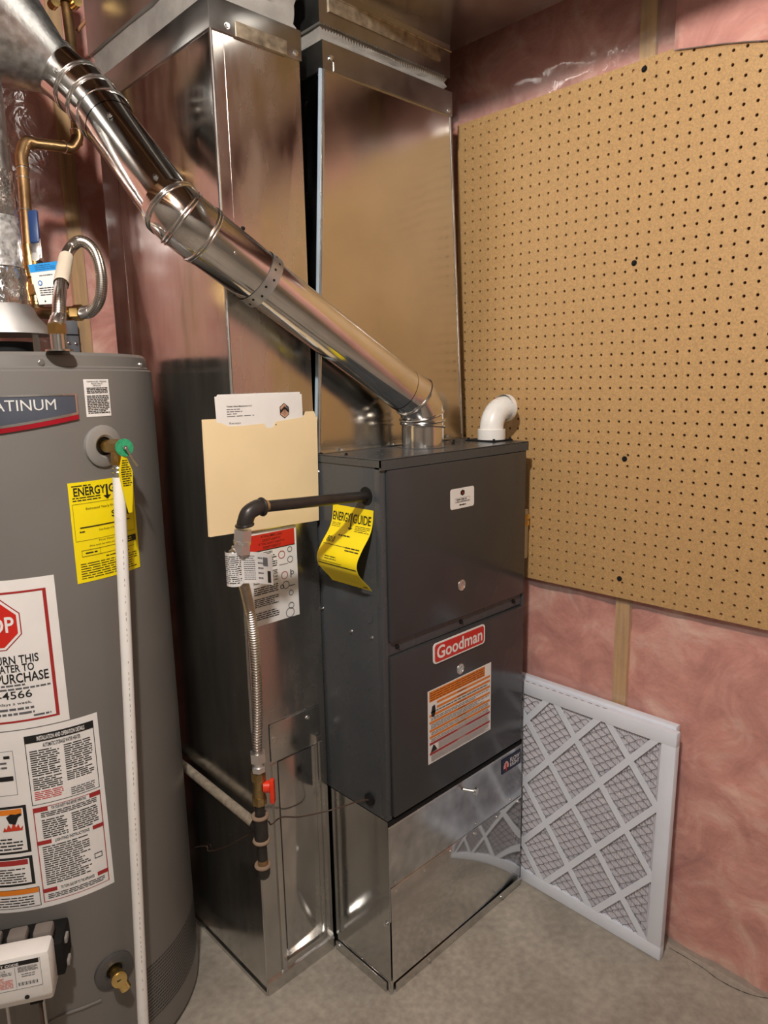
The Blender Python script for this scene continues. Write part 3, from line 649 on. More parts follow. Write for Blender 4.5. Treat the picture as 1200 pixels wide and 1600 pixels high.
MB().disc(V((.262, .118, ZT)), (0, 0, 1), .062, .0015, 36).build('flange', PAINT(), fl_)
# long straight run, sleeve, upper elbows
s0, s1 = PE+u1*.045+V((0, 0, .007)), PA-u1*.06
MB().tube([s0, s1], RP, 40, False).build('straight_section', FLUE(), fl_)
st = (s1-s0); tb = PD((405, 433), 1.0); 
frac = min((i/200 for i in range(201)), key=lambda f: ((lambda P: (600+FPX*(P-CP).dot(cr)/(P-CP).dot(cf)-406)**2)(s0+st*f)))
sb = s0+st*frac
MB().tube([sb, s1], RP+.0035, 40, False).build('sleeve', FLUE(), fl_)
# perforated hanger strap
hs = MB().tube([sb-u1*.013, sb+u1*.013], RP+.0055, 40, False).build('hanger_strap', mat('dull_strap', (.62, .62, .61), .48, 1, .1), fl_)
ux = u1.orthogonal().normalized(); uy = u1.cross(ux)
for k in range(18):
    a = 2*math.pi*k/18; n = ux*math.cos(a)+uy*math.sin(a); MB().disc(sb+n*(RP+.0053)+u1*(.003 if k % 2 else -.003), n, .0026, .0006, 10).build('strap_hole', BLACKM(), hs, 0)
u2 = (PB-PA).normalized(); ub = (u1+u2).normalized()
gores([PA-u1*.072, PA-u1*.058, PA-u1*.012, PA+u2*.018, PA+u2*.022], RP+.0042, fl_)
MB().tube([PA+u2*.02, PB-u2*.03], RP, 40, False).build('straight_section', FLUE(), fl_)
MB().tube([PB-u2*.085, PB-u2*.03], RP+.0009, 40, False).build('sleeve', FLUE(), fl_)
u3 = (PC-PB).normalized()
gores([PD((168, 188), 1.405), PD((163, 182), 1.41), PD((145, 160), 1.42), PD((124, 138), 1.425), PD((120, 135), 1.425)], RP+.004, fl_)
MB().tube([PD((130, 144), 1.423), PC-u3*.002], RP+.002, 40, False).build('crimped_end', FLUE(), fl_)
def ps(px, base, ax, rad, par):   # screw on a round pipe where a pixel meets it
    d = ray(px).normalized(); w0 = CP-base; b_ = d-ax*d.dot(ax); c_ = w0-ax*w0.dot(ax); A_ = b_.dot(b_); B_ = 2*b_.dot(c_); C_ = c_.dot(c_)-rad*rad; D_ = B_*B_-4*A_*C_
    if D_ < 0: return
    P = CP+d*((-B_-math.sqrt(D_))/(2*A_)); n = (P-base)-ax*(P-base).dot(ax); screw(P, n, par, .0035)
ps((664, 590), s0, u1, RP+.001, fl_); ps((648, 626), s0, u1, RP, fl_); ps((368, 395), s0, u1, RP+.0018, fl_); ps((243, 277), PA, u2, RP, fl_); ps((171, 181), PA, u2, RP+.0018, fl_); ps((87, 110), PB, u3, RP+.001, fl_)
# maker stamp
def pipemap(base, ax, rad, up):
    n0 = up-ax*up.dot(ax); n0.normalize(); t0_ = ax.cross(n0)
    return lambda s, t, l: base+ax*s+(n0*math.cos(t/rad)+t0_*math.sin(t/rad))*(rad+l)
# ------------------------------------------------------------------ vent wye over the heater
PW = PC+u3*.20+V((-.05, .0, .0))
wy = thing('vent_wye', PC, 'spotted grey galvanised cone fitting joining both vents above the water heater', 'vent fitting')
q0, q1 = PC, PD((-70, 0), 1.34)
dd = (q1-q0); MB().tube([q0-u3*.004, q0+dd*.04, q0+dd*.5, q1, q1+dd*.6], [RP+.004, RP+.006, .105, .15, .16], 48, True).build('cone', DULLG(), wy)
MB().tube([q1+dd*.3+V((0, 0, -.06)), V((q1+dd*.3).xy.to_3d())+V((0, 0, 2.72))], .105, 40).build('stack', DULLG(), wy)
MB().ring(q0, u3, RP+.003, .003, 36).ring(q0+u3*.008, u3, RP+.005, .0025, 36).build('bead', RING(), wy)
# ------------------------------------------------------------------ water heater
wh_ = thing('water_heater', (HX, HY, 0), 'large grey cylindrical gas water heater covered in labels', 'water heater')
ZJ, ZTOP = 1.510, 1.541
pr = [(HR-.012, .012), (HR-.002, .014), (HR, .03), (HR, ZJ-.003), (HR-.003, ZJ)]
MB().lathe(pr, HX, HY, 128).build('jacket', HEAT(), wh_, 30)
pr = [(HR-.006, ZJ-.004), (HR-.006, ZJ+.003), (HR-.009, ZJ+.006), (HR-.010, ZTOP-.006), (HR-.016, ZTOP), (.1, ZTOP+.001), (.001, ZTOP+.001)]
MB().lathe(pr, HX, HY, 128).build('top_cap', HEAT(), wh_, 30)
MB().lathe([(.001, .0), (HR-.014, .0), (HR-.014, .013), (.001, .013)], HX, HY, 96).build('base_ring', BLACKM(), wh_, 30)
for q in ((64, 566), (219, 570)):
    th, z = HC(q, HR-.0095); screw(HP(th, z, HR-.0095), (math.cos(th), math.sin(th), 0), wh_, .0042)
def lab(px, rad=None):   # average theta / z from pixels on the jacket
    return [HC(q, rad) for q in px]
# name badge with red swoosh
thr = HC((118, 615))[0]; thl = thr-math.radians(62); Z1 = 1.466; Z0 = 1.400
B = Label(cylmap(thl, thr, Z0, Z1, HR+.0035), 24)
def swoosh(s): return .02+.34*max(0, (s-.45)/.55)**1.3+.10*max(0, (.45-s)/.45)**1.3
N_ = 24; top = [(1-i/N_, 1) for i in range(N_+1)]; bot = [(i/N_, swoosh(i/N_)) for i in range(N_+1)]
m = MB(); m2 = MB(); m3 = MB(); mp = B.map
for i in range(N_):
    a, b = i/N_, (i+1)/N_; sa, sb_ = swoosh(a), swoosh(b)
    m.quad(mp(a, sa+.06, 0), mp(b, sb_+.06, 0), mp(b, 1, 0), mp(a, 1, 0)); m.quad(mp(a, 1, 0), mp(b, 1, 0), mp(b, 1, -.0035), mp(a, 1, -.0035))
    m2.quad(mp(a, sa-.06, .0006), mp(b, sb_-.06, .0006), mp(b, sb_+.07, .0006), mp(a, sa+.07, .0006)); m2.quad(mp(a, sa-.06, -.003), mp(b, sb_-.06, -.003), mp(b, sb_-.06, .0006), mp(a, sa-.06, .0006))
    m3.quad(mp(a, sa+.07, .001), mp(b, sb_+.07, .001), mp(b, sb_+.14, .001), mp(a, sa+.14, .001)); m3.quad(mp(a, .955, .001), mp(b, .955, .001), mp(b, 1, .001), mp(a, 1, .001))
m3.quad(mp(.988, swoosh(.98)+.1, .001), mp(1, swoosh(1)+.1, .001), mp(1, 1, .001), mp(.988, 1, .001)); m.quad(mp(1, .3, -.0035), mp(1, 1, -.0035), mp(1, 1, 0), mp(1, .3, 0))
bd = m.build('name_badge', mat('badge_slate', '4a4f5a', .4, .1), wh_, 40); bd['label'] = 'slate name badge with silver letters and red swoosh'
m2.build('red_swoosh', mat('badge_red', 'b01f2e', .25, .4), bd, 40); m3.build('silver_edge', CHROME(), bd, 40)
T_ = Label(mp, 24); e_ = (HC((87, 630), HR+.004)[0]-thl)/(thr-thl); o_ = (HC((1, 632), HR+.004)[0]-thl)/(thr-thl); T_.text('PLATINUM', e_-(e_-o_)/.70, .58, e_, .87, mat('silver_ink', 'd9d9d6', .35, .2), 3, 0)
for (mn, sub), (mm_, g) in T_.m.items(): g.build('lettering', mm_, bd, 0)
# temperature-pressure notice
c4 = lab(((129, 593), (168, 592), (174, 650), (136, 651))); a0, a1 = (c4[0][0]+c4[3][0])/2, (c4[1][0]+c4[2][0])/2; z1, z0 = (c4[0][1]+c4[1][1])/2, (c4[2][1]+c4[3][1])/2
B = Label(cylmap(a0, a1, z0, z1, HR+.0008), 4); B.text('TEMPERATURE - PRESSURE', .1, .92, .9, .96, INK()); B.text('RELIEF VALVE', .28, .865, .72, .905, INK()); B.text('IMPORTANT', .34, .81, .66, .85, INK()); B.lines(.08, .62, .92, .79, 4, INK(), .5, word=.13); B.lines(.06, .08, .94, .58, 11, INK(), .5, word=.13)
B.build('relief_notice', PAPER(), wh_, 'small white notice of fine print')
# energy label
c4 = lab(((107, 754), (208, 742), (217, 888), (119, 911))); a0, a1 = (c4[0][0]+c4[3][0])/2, (c4[1][0]+c4[2][0])/2; z1, z0 = (c4[0][1]+c4[1][1])/2, (c4[2][1]+c4[3][1])/2
B = Label(cylmap(a0, a1, z0, z1, HR+.0008), 12)
B.text('ENERGY', .06, .865, .50, .95, INK(), 2, .02); B.text('GUIDE', .55, .865, .97, .95, INK(), 2, .02); B.rect(.505, .84, .535, .95, INK(), 2); B.poly([(.46, .84), (.58, .84), (.52, .80)], INK(), 2)
B.lines(.04, .955, .3, .975, 1, INK(), .5, word=.1); B.lines(.04, .81, .42, .86, 2, INK(), .4, word=.08); B.frame(.03, .42, .95, .79, .004, .003, INK(), 2)
B.text('Estimated Yearly Energy Cost', .2, .715, .8, .745, INK()); B.text('$', .56, .6, .64, .68, INK(), 2, .01); B.text('8', .82, .6, .89, .68, INK(), 2, .01); B.rect(.1, .545, .86, .557, INK(), 2); B.lines(.09, .50, .17, .52, 1, INK(), .6, word=.03); B.text('Cost Range of Similar Models', .35, .49, .75, .515, INK())
B.text('First Hour Rating', .34, .385, .72, .41, INK()); B.text('(How much hot water you get in the first hour of use)', .2, .345, .95, .37, INK()); B.frame(.09, .26, .9, .325, .004, .004, INK(), 2); B.rect(.34, .26, .344, .325, INK(), 2); B.rect(.62, .26, .624, .325, INK(), 2); B.rect(.62, .31, .95, .375, INK(), 3); B.lines(.7, .32, .86, .365, 2, YEL(), .4, 4, word=.1)
B.lines(.14, .28, .3, .305, 1, INK(), .5, word=.1); B.lines(.42, .22, .8, .235, 1, INK(), .6, word=.1); B.lines(.06, .03, .94, .2, 7, INK(), .3, word=.12)
B.build('energy_label', YEL(), wh_, 'yellow energy label with black lettering')
# stop notice
r0 = lab(((85, 900), (108, 1125))); a1 = (r0[0][0]+r0[1][0])/2; a0 = a1-math.radians(47); z1, z0 = 1.137, .848; W_ = (a1-a0)*HR; Hh = z1-z0; k_ = Hh/W_
B = Label(cylmap(a0, a1, z0, z1, HR+.0010), 24)
def ss(px): a_, z_ = HC(px, HR+.001); return ((a_-a0)/(a1-a0), (z_-z0)/(z1-z0))
B.frame(.055, .05, .93, .925, .026, .014, DKRED(), 1)
oR = ss((34, 985))[0]; oT = ss((1, 937))[1]; oB = ss((8, 1017))[1]; oy = (oT+oB)/2; orr = (oT-oB)/2*k_/.924; ocx = oR-orr*.924
oc = lambda f: [(ocx+f*orr*math.cos(math.radians(22.5+45*i)), oy+f*orr/k_*math.sin(math.radians(22.5+45*i))) for i in range(8)]
B.poly(oc(1), DKRED(), 1, 'stop_sign'); B.poly(oc(.96), PAPER(), 2, 'stop_sign'); B.poly(oc(.87), REDINK(), 3, 'stop_sign')
x1 = ss((22, 975))[0]; t1_, t0_ = ss((16, 963))[1], ss((16, 988))[1]; B.text('STOP', 2*ocx-x1, t0_, x1, t1_, PAPER(), 5, .02)
for tx, xe, yt, yb, xs in (('DO NOT RETURN THIS', 60, 1019, 1032, .06), ('THIS WATER HEATER TO', 53, 1034, 1046, .06), ('PLACE OF PURCHASE', 76, 1044, 1059, .10)):
    e = ss((xe, (yt+yb)/2)); B.text(tx, xs+.03, ss((xe, yb))[1], e[0], ss((xe, yt))[1], INK(), 2, .015)
e = ss((78, 1059)); B.lines(.12, e[1]-.05, e[0], e[1], 2, GREYINK(), .45, word=.06)
e = ss((50, 1082)); B.text('79-4566', e[0]-.36, ss((50, 1088))[1], e[0], ss((50, 1076))[1], INK(), 2, .005)
e = ss((50, 1096)); B.text('available 7 days a week.', .30, e[1]-.012, e[0], e[1]+.012, INK(), 2); B.lines(.12, e[1]-.085, .75, e[1]-.02, 2, GREYINK(), .45, word=.07); B.lines(.74, .075, .87, .095, 1, GREYINK(), .6, word=.06)
B.build('stop_notice', PAPER(), wh_, 'white notice with red stop octagon')
# big instruction sheet
r0 = lab(((155, 1112), (175, 1380))); a1 = (r0[0][0]+r0[1][0])/2; a0 = a1-math.radians(88); z1, z0 = .8455, .466
B = Label(cylmap(a0, a1, z0, z1, HR+.0006), 40)
sc_ = lambda px: HC(px, HR+.0006)
def st_(px): a, z = sc_(px); return ((a-a0)/(a1-a0), (z-z0)/(z1-z0))
sA, tA = st_((36, 1145)); sB = .978
B.frame(sA, .585, sB, .965, .003, .003, INK(), 1); B.rect(sA, .925, sB, .965, INK(), 2); B.text('INSTALLATION AND OPERATION DETAILS', sA+.05, .933, sB-.04, .957, PAPER(), 4, .02); B.text('AUTOMATIC STORAGE WATER HEATER', sA+.07, .893, sB-.06, .915, INK(), 2, .02)
mid = (sA+sB)/2
for c0, c1 in ((sA+.015, mid-.01), (mid+.01, sB-.015)):
    B.lines(c0, .74, c1, .885, 12, INK(), .45, word=.035)
B.lines(sA+.015, .665, mid-.01, .735, 6, INK(), .45, word=.035); B.lines(sA+.015, .61, mid-.01, .66, 5, REDINK(), .4, word=.035); B.lines(mid+.01, .68, sB-.015, .735, 5, INK(), .45, word=.035); B.lines(mid+.02, .595, sB-.02, .64, 4, GREYINK(), .45, word=.03)
B.frame(sA, .03, sB, .57, .004, .003, DKRED(), 1)
for t, tt in ((.545, 'FOR YOUR SAFETY READ BEFORE OPERATING'), (.36, 'LIGHTING INSTRUCTIONS'), (.085, 'TO TURN GAS OFF TO THE APPLIANCE')):
    B.rect(sA, t, sA+.06, t+.022, DKRED(), 2); B.rect(sB-.05, t, sB, t+.022, DKRED(), 2); B.text(tt, sA+.075, t+.002, sB-.065, t+.019, INK(), 2, .015)
B.lines(sA+.03, .51, sB-.02, .54, 3, INK(), .45, word=.03); B.lines(sA+.03, .39, mid-.01, .5, 9, INK(), .45, word=.03); B.lines(mid+.01, .39, sB-.02, .5, 9, INK(), .45, word=.03); B.lines(sA+.02, .125, sB-.07, .35, 18, INK(), .42, word=.03); B.lines(sA+.02, .045, sB-.02, .075, 3, INK(), .42, word=.03)
B.frame(sB-.055, .19, sB-.02, .22, .003, .004, INK(), 2)
def box_black(t0_, t1_, col, n):
    e = sA-.025; s_ = .1
    B.rect(s_, t0_, e, t1_, INK(), 1); B.rect(s_+.012, t0_+.013, e-.014, t1_-.013, PAPER(), 2); B.rect(s_+.012, t1_-.045, e-.02, t1_-.016, col, 3)
box_black(.335, .60, ORANGE(), 0); B.lines(.16, .355, sA-.055, .43, 4, INK(), .4, 4, word=.03)
fire = [(0, 0), (.1, .5), (.18, .2), (.3, .8), (.42, .3), (.55, 1), (.66, .35), (.78, .75), (.85, .2), (1, .5), (.95, 0)]
B.poly([(sA-.13+.085*a, .465+.05*b) for a, b in fire], mat('flame_red', 'c23b22', .4), 4); B.poly([(sA-.10, .51), (sA-.075, .50), (sA-.06, .54), (sA-.045, .55), (sA-.05, .56), (sA-.07, .555), (sA-.09, .56), (sA-.11, .545)], INK(), 5)
box_black(.15, .315, DKRED(), 0); B.lines(.16, .17, sA-.06, .255, 6, INK(), .4, 4, word=.03)
B.frame(.1, .02, sA-.012, .13, .003, .003, INK(), 1); B.rect(.1, .10, sA-.016, .128, ORANGE(), 2); B.lines(.14, .03, sA-.04, .09, 4, INK(), .35, word=.03)
B.frame(.1, .66, sA-.05, .9, .002, .002, GREYINK(), 1); B.rect(.1, .74, sA-.06, .765, INK(), 2); B.lines(.2, .8, sA-.08, .85, 2, GREYINK(), .4, word=.03); B.rect(sA-.09, .86, sA-.065, .875, INK(), 2)
B.build('instruction_sheet', PAPER(), wh_, 'large white sheet of safety instructions')
# perforated air screen: rows of dark slots round the lower jacket
m = MB(); za, zb2 = .085, .215
for r_ in range(17):
    z = za+(zb2-za)*r_/16
    for k in range(86):
        th = math.radians(-81+.66*k+(.33 if r_ % 2 else 0)); 
        if th > math.radians(-24): continue
        w_ = math.radians(.25); h_ = .003
        m.quad(HP(th-w_, z, HR+.0003), HP(th, z-h_, HR+.0003), HP(th+w_, z, HR+.0003), HP(th, z+h_, HR+.0003))
m.build('air_screen', BLACKM(), wh_, 0, 'stuff')
# combustion chamber door rim
pts = [HP(HC(q)[0], HC(q)[1], HR+.001) for q in ((75, 1598), (100, 1585), (130, 1574), (158, 1562))]
MB().tube(spline(pts, 6), .003, 8).build('door_rim', HEAT(), wh_)
def esc(px, r1, r2, name='escutcheon'):
    th, z = HC(px); n = V((math.cos(th), math.sin(th), 0)); c_ = HP(th, z, HR-.006)
    m = MB(); t_ = V((0, 0, 1)).cross(n)
    pr_ = [(r1, 0), (r1, .010), (r1-.003, .012), (r2+.004, .014), (r2, .011), (r2, .002)]; n0 = len(m.v)
    for rr, h in pr_:
        for j in range(40):
            a = 2*math.pi*j/40; m.v.append(c_+n*h+t_*(rr*math.cos(a))+V((0, 0, rr*math.sin(a))))
    for i in range(len(pr_)-1):
        for j in range(40): m.f.append((i*40+j, i*40+(j+1) % 40, (i+1)*40+(j+1) % 40, (i+1)*40+j))
    o = m.build(name, HEATD() if px[1] > 1000 else mat('escutcheon_grey', '86837f', .4), wh_, 40); MB().disc(c_, n, r2, .0075, 30).build('opening', BLACKM(), o, 0); return th, z, n, t_, c_
# relief valve
th, z, n, t_, c_ = esc((161, 697), .040, .018)
rv = MB().disc(c_, n, .0125, .048, 20).disc(c_+n*.03, n, .0145, .03, 6).disc(c_+n*.045, (0, 0, -1), .0115, .03, 20).disc(c_+n*.045+V((0, 0, -.026)), (0, 0, -1), .0135, .008, 6).build('relief_valve', BRASS(), wh_)
vd = PD((191, 703), (c_+n*.066-CP).dot(cf)); cd = CP-c_; cd.z = 0; dn = (n*.75+cd.normalized()*.8).normalized()
MB().disc(c_+n*.055, dn, .0115, .022, 20).build('valve_bonnet', BRASS(), rv)
MB().disc(c_+n*.055+dn*.021, dn, .0165, .003, 28).build('dial_disc', GREEN(), rv)
lv = c_+n*.055+dn*.025
MB().tube([lv, lv+dn*.006, lv+dn*.006+V((.012, -.006, -.035))+t_*.006], .0022, 8).disc(lv, dn, .004, .007, 10).build('test_lever', CHROME(), rv)
tg = c_+n*.055+dn*.018+V((0, 0, -.010))
mpt = lambda s, t, l: tg+(t_*((s-.5)*(.006+.026*min(1, 3.2*(1-t))*(1-.92*max(0, (.75-t)/.75)**1.4)))+V((0, 0, -.115*(1-t)))+n*(.004-.010*(1-t)+l)+t_*(-.004+.012*(1-t)))
B = Label(mpt, 2); B.lines(.15, .45, .9, .9, 12, INK(), .4, word=.3); B.build('hang_tag', YEL(), rv, 'yellow hanging tag with fine print', .0004, None, 16)
# drain valve
th, z, n, t_, c_ = esc((178, 1515), .040, .017)
cd = (CP-c_); cd.z *= .6; cd = (n*.6+cd.normalized()).normalized(); dv = MB().disc(c_, n, .012, .034, 20).disc(c_+n*.030, cd, .0155, .016, 24).disc(c_+n*.030+cd*.016, cd, .013, .002, 24).disc(c_+n*.028+V((0, 0, -.008))+t_*.004, (n*.25+V((0, 0, -1))+t_*.3), .0115, .026, 24).build('drain_valve', mat('bright_brass', (.92, .68, .27), .24, 1, .1, 40), wh_)
MB().obox(c_+n*.030+cd*.0176-t_*.005+V((0, 0, -.002)), t_*.010, cd*.001, V((0, 0, .003))).build('slot', INK(), dv, 0)
# gas control valve
ga = HC((40, 1500), HR+.10)[0]; gn = V((math.cos(ga), math.sin(ga), 0)); gt = V((0, 0, 1)).cross(gn)
g_r = PD((76, 1500), 1.0); c0_ = HP(ga, .0, HR)
def gp(a, o_, z): return c0_+gt*a+gn*o_+V((0, 0, z))
def pxg(px, o_):   # pixel on the control's front plane -> (a, z)
    d = ray(px); P0 = c0_+gn*o_; k = (P0-CP).dot(gn)/d.dot(gn); P = CP+d*k; return (P-P0).dot(gt), P.z
aR, zTg = pxg((76, 1486), .115); _, zBg = pxg((60, 1576), .115); aL = aR-.15
gc = MB().obox(gp(aL, .068, zBg+.02), gt*(aR-aL), gn*.047, V((0, 0, zTg-zBg-.02)), .009).obox(gp(aL+.015, .045, zBg), gt*(aR-aL-.02), gn*.055, V((0, 0, .03)), .006).build('gas_control', WHITE(), wh_)
MB().obox(gp(aL, .0, zBg+.02), gt*(aR-aL+.012), gn*.07, V((0, 0, zTg-zBg-.045)), .004).build('valve_body', BLACKM(), gc)
for k in range(3): MB().obox(gp(aR-.038-.045*k, .038, zTg-.018), gt*.034, gn*.03, V((0, 0, .022)), .005).build('casting_rib', mat('dusty_casting', '77706a', .8, .1), gc)
for k in range(2): MB().obox(gp(aR+.003, .03, zTg-.045-.05*k), gt*.014, gn*.02, V((0, 0, .012)), .002).build('terminal', mat('terminal_grey', '8f8c88', .5), gc)
zl1, zl0 = zTg-.008, zTg-.066
B = Label(lambda s, t, l: gp(aL+.006+(aR-aL-.022)*s, .1155+l, zl0+(zl1-zl0)*t), 1)
B.rect(.02, .84, .98, .99, INK(), 1); B.text('STATUS LIGHT CODE', .1, .87, .72, .96, PAPER(), 3, .03); B.text('STATUS', .38, .7, .54, .77, INK()); B.rect(.66, .06, .664, .83, INK(), 2); B.lines(.7, .6, .96, .8, 5, GREYINK(), .4, word=.06); B.lines(.1, .1, .62, .52, 8, mat('pink_ink', 'd98a80', .5), .5, word=.08); B.lines(.1, .56, .62, .68, 2, GREYINK(), .4, word=.08)
B.lines(.74, .4, .92, .56, 2, GREYINK(), .3, word=.06)
for k in range(16): B.rect(.69+.016*k, .12, .69+.016*k+.005+.005*(k % 3 == 0), .24, INK(), 2)
B.frame(.0, .0, 1, 1, .004, .01, INK(), 1); B.build('status_label', PAPER(), gc, 'white label listing status light codes', .0004, rrect(.04, 2.2))
MB().disc(gp(aR-.045, .115, zl0-.020), gn, .0042, .001, 16).build('indicator_light', INK(), gc)
for k, dx in ((0, -.028), (1, -.034), (2, -.09)):
    MB().tube(spline([gp(aR+dx, .085, zBg+.01), gp(aR+dx, .085, zBg-.05), gp(aR+dx-.004, .075, zBg-.15), gp(aR+dx-.03, .01, zBg-.2)], 6), .003, 8).build('burner_tube', GALV() if k != 1 else WIREM(), gc)
MB().obox(gp(aR-.047, .07, zBg-.004), gt*.022, gn*.028, V((0, 0, .018))).build('tube_port', BLACKM(), gc, 0)
# draft hood and vent
dh = MB().lathe([(.050, 1.648), (.058, 1.64), (.064, 1.625), (.092, 1.590), (.093, 1.586), (.06, 1.600), (.052, 1.62)], HX, HY, 64).build('draft_hood', mat('dull_aluminium', (.66, .66, .65), .5, 1, .08), wh_, 40)
for a in (-130, -60, 20, 100, 170):
    n_ = V((math.cos(math.radians(a)), math.sin(math.radians(a)), 0)); t2 = V((0, 0, 1)).cross(n_)
    MB().obox(V((HX, HY, ZTOP))+n_*.072-t2*.006, t2*.012, n_*.003, V((0, 0, .062))).build('hood_leg', GALV(), dh, 0)
MB().lathe([(.052, ZTOP), (.052, ZTOP+.03), (.046, ZTOP+.03), (.046, ZTOP)], HX, HY, 40).build('flue_outlet', BLACKM(), dh)
vp = thing('heater_vent_pipe', (HX, HY, 1.648), 'grey galvanised vent pipe with crinkled foil tape rising from the draft hood', 'pipe')
ztopv = 2.15
def crinkle(r, z0_, z1_, amp, nz):
    m = MB(); S = 56
    for j in range(nz+1):
        z = z0_+(z1_-z0_)*j/nz
        for i in range(S):
            a = 2*math.pi*i/S; rr = r+amp*noise.noise(V((math.cos(a)*3.4, math.sin(a)*3.4, z*45))); m.v.append(V((HX+rr*math.cos(a), HY+rr*math.sin(a), z)))
    for j in range(nz):
        for i in range(S): m.f.append((j*S+i, j*S+(i+1) % S, (j+1)*S+(i+1) % S, (j+1)*S+i))
    return m
MB().lathe([(.047, 1.64), (.047, 1.84), (.045, 1.85), (.045, ztopv)], HX, HY, 48).build('pipe', DULLG(), vp)
crinkle(.052, 1.645, 1.715, .0035, 20).build('foil_tape', FOIL(), vp, 20); crinkle(.0485, 1.715, 1.815, .0018, 24).build('foil_tape', mat('foil_tape_flecked', (.74, .73, .71), .3, .7, .5, 90, .4, 110), vp, 25); crinkle(.048, 1.812, 1.90, .003, 24).build('foil_tape', FOIL(), vp, 20)
MB().ring((HX, HY, 1.716), (0, 0, 1), .0495, .0025, 40).build('bead', RING(), vp)
# ------------------------------------------------------------------ relief discharge pipe
th, z = HC((161, 697)); n = V((math.cos(th), math.sin(th), 0)); vt = HP(th, z-.034, HR-.006+.045)
dp = thing('discharge_pipe', (vt.x, vt.y, 0), 'thin white plastic drain pipe standing against the front of the water heater', 'pipe')
pb_ = CP+ray((222, 1560))*((vt-CP).dot(V((n.x, n.y, 0)))/ray((222, 1560)).dot(n)); 
ax_ = (vt-pb_).normalized(); ft = vt-ax_*((vt.z-.02)/ax_.z)
MB().tube([vt-ax_*.024, ft], .0113, 24).build('pipe', WHITE(), dp)
MB().tube([vt+ax_*.006, vt-ax_*.030], .0105, 18).ring(vt-ax_*.006, ax_, .0105, .002).ring(vt-ax_*.014, ax_, .0105, .002).build('adapter', CHROME(), dp)
m = MB(); tt_ = ax_.cross(n).normalized()
for k in range(90):
    zc = .12+k*.011
    if random.random() < .6: 
        p = vt-ax_*zc+(n*.9-tt_*.44).normalized()*.01145; m.obox(p-tt_*.0006, tt_*.0012, n*.0001, -ax_*(.003+.004*random.random()))
m.build('printed_marks', mat('pipe_print', '9a8484', .6), dp, 0, 'stuff')
# ------------------------------------------------------------------ water lines
DC = 1.50
def pd(x, y, D=DC): return PD((x, y), D)
cp1 = thing('copper_pipe', pd(43, 400), 'aged copper water pipe running down from the joists and around to the blue valve', 'pipe')
cw = [pd(97, -70, 1.62), pd(103, 5, 1.62), pd(112, 75, 1.62), pd(121, 225, 1.62)]
MB().tube(cw, .0118, 20).build('riser', COPPER(), cp1)
hor0, hor1 = pd(121, 232, 1.62), pd(34, 222, 1.52)
MB().tube(spline([cw[-1]+V((0, 0, .03)), cw[-1]+V((0, 0, .012)), hor0+(hor1-hor0)*.12, hor0+(hor1-hor0)*.25], 8), .0135, 18).build('elbow', COPPER(), cp1)
MB().tube([hor0+(hor1-hor0)*.15, hor0+(hor1-hor0)*.85], .0118, 20).build('cross_run', COPPER(), cp1)
dn0, dn1 = pd(33, 232, 1.52), pd(46, 405, 1.50)
MB().tube(spline([hor0+(hor1-hor0)*.8, hor0+(hor1-hor0)*.92, dn0+(dn1-dn0)*.06, dn0+(dn1-dn0)*.18], 8), .0135, 18).build('elbow', COPPER(), cp1)
MB().tube([dn0+(dn1-dn0)*.1, dn1], .0118, 20).build('drop', COPPER(), cp1)
for f in (.19, .28, .57): MB().ring(dn0.lerp(dn1, f), dn1-dn0, .0122, .0014, 24).build('solder_joint', SOLDER(), cp1)
MB().ring(hor0.lerp(hor1, .25), hor1-hor0, .0125, .0014, 24).ring(cw[-1]+V((0, 0, .03)), (0, 0, 1), .0125, .0014, 24).build('solder_joint', SOLDER(), cp1)
hg = MB().ring(pd(101, 1, 1.61), cw[1]-cw[0], .016, .005, 24)
for s_ in (-1, 1):
    p = pd(101+s_*17, 5, 1.60); hg.disc(p-V((0, .012, 0)), (0, 1, 0), .011, .024, 12); hg.tube([p+V((0, 0, -.008)), p+V((0, 0, .03))], .004, 8)
hg.build('pipe_clamp', BRASS(), cp1)
# ball valve
v0, v1 = pd(44, 385), pd(58, 478)
bv = thing('ball_valve', v1, 'brass ball valve with long blue handle on the copper drop', 'valve')
vb = v1-v0
MB().tube([v0, v0+vb*.2, v0+vb*.2, v0+vb*.55, v0+vb*.55, v1], [.0145, .0145, .018, .018, .0135, .0135], 16).disc(v0+vb*.68, vb, .0185, .022, 6).build('body', BRASS(), bv)
h0, h1 = pd(58, 405, 1.455), pd(52, 331, 1.455); hd = (h1-h0); hx_ = hd.cross(cf).normalized()
if hx_.dot(cr) < 0: hx_ = -hx_
sh = MB(); sh.obox(h0-hx_*.011-cf*.002, hx_*.022, cf*.003, hd*.42, .001); sh.build('lever', CHROME(), bv)
gr = MB().obox(h0+hd*.33-hx_*.0115-cf*.005, hx_*.021, cf*.009, hd*.70, .004).build('grip', BLUE(), bv)
MB().disc(h0-cf*.006+hd*.02, cf, .009, .02, 6).build('lever_nut', CHROME(), bv)
# fitting under the valve
f0, f1, f2 = v1, pd(62, 488), pd(128, 489, 1.46)
ft_ = MB().tube(spline([v1+V((0, 0, .01)), v1-V((0, 0, .012)), pd(70, 489, 1.49), pd(100, 490, 1.475), f2], 6), .0125, 16).build('street_elbow', mat('dark_brass', (.28, .19, .10), .4, 1, .2), bv)
MB().disc(pd(116, 489, 1.467), (f2-pd(100, 490, 1.475)), .0165, .02, 6).disc(pd(104, 490, 1.472), (f2-pd(100, 490, 1.475)), .0145, .012, 18).build('union_nut', BRASS(), bv)
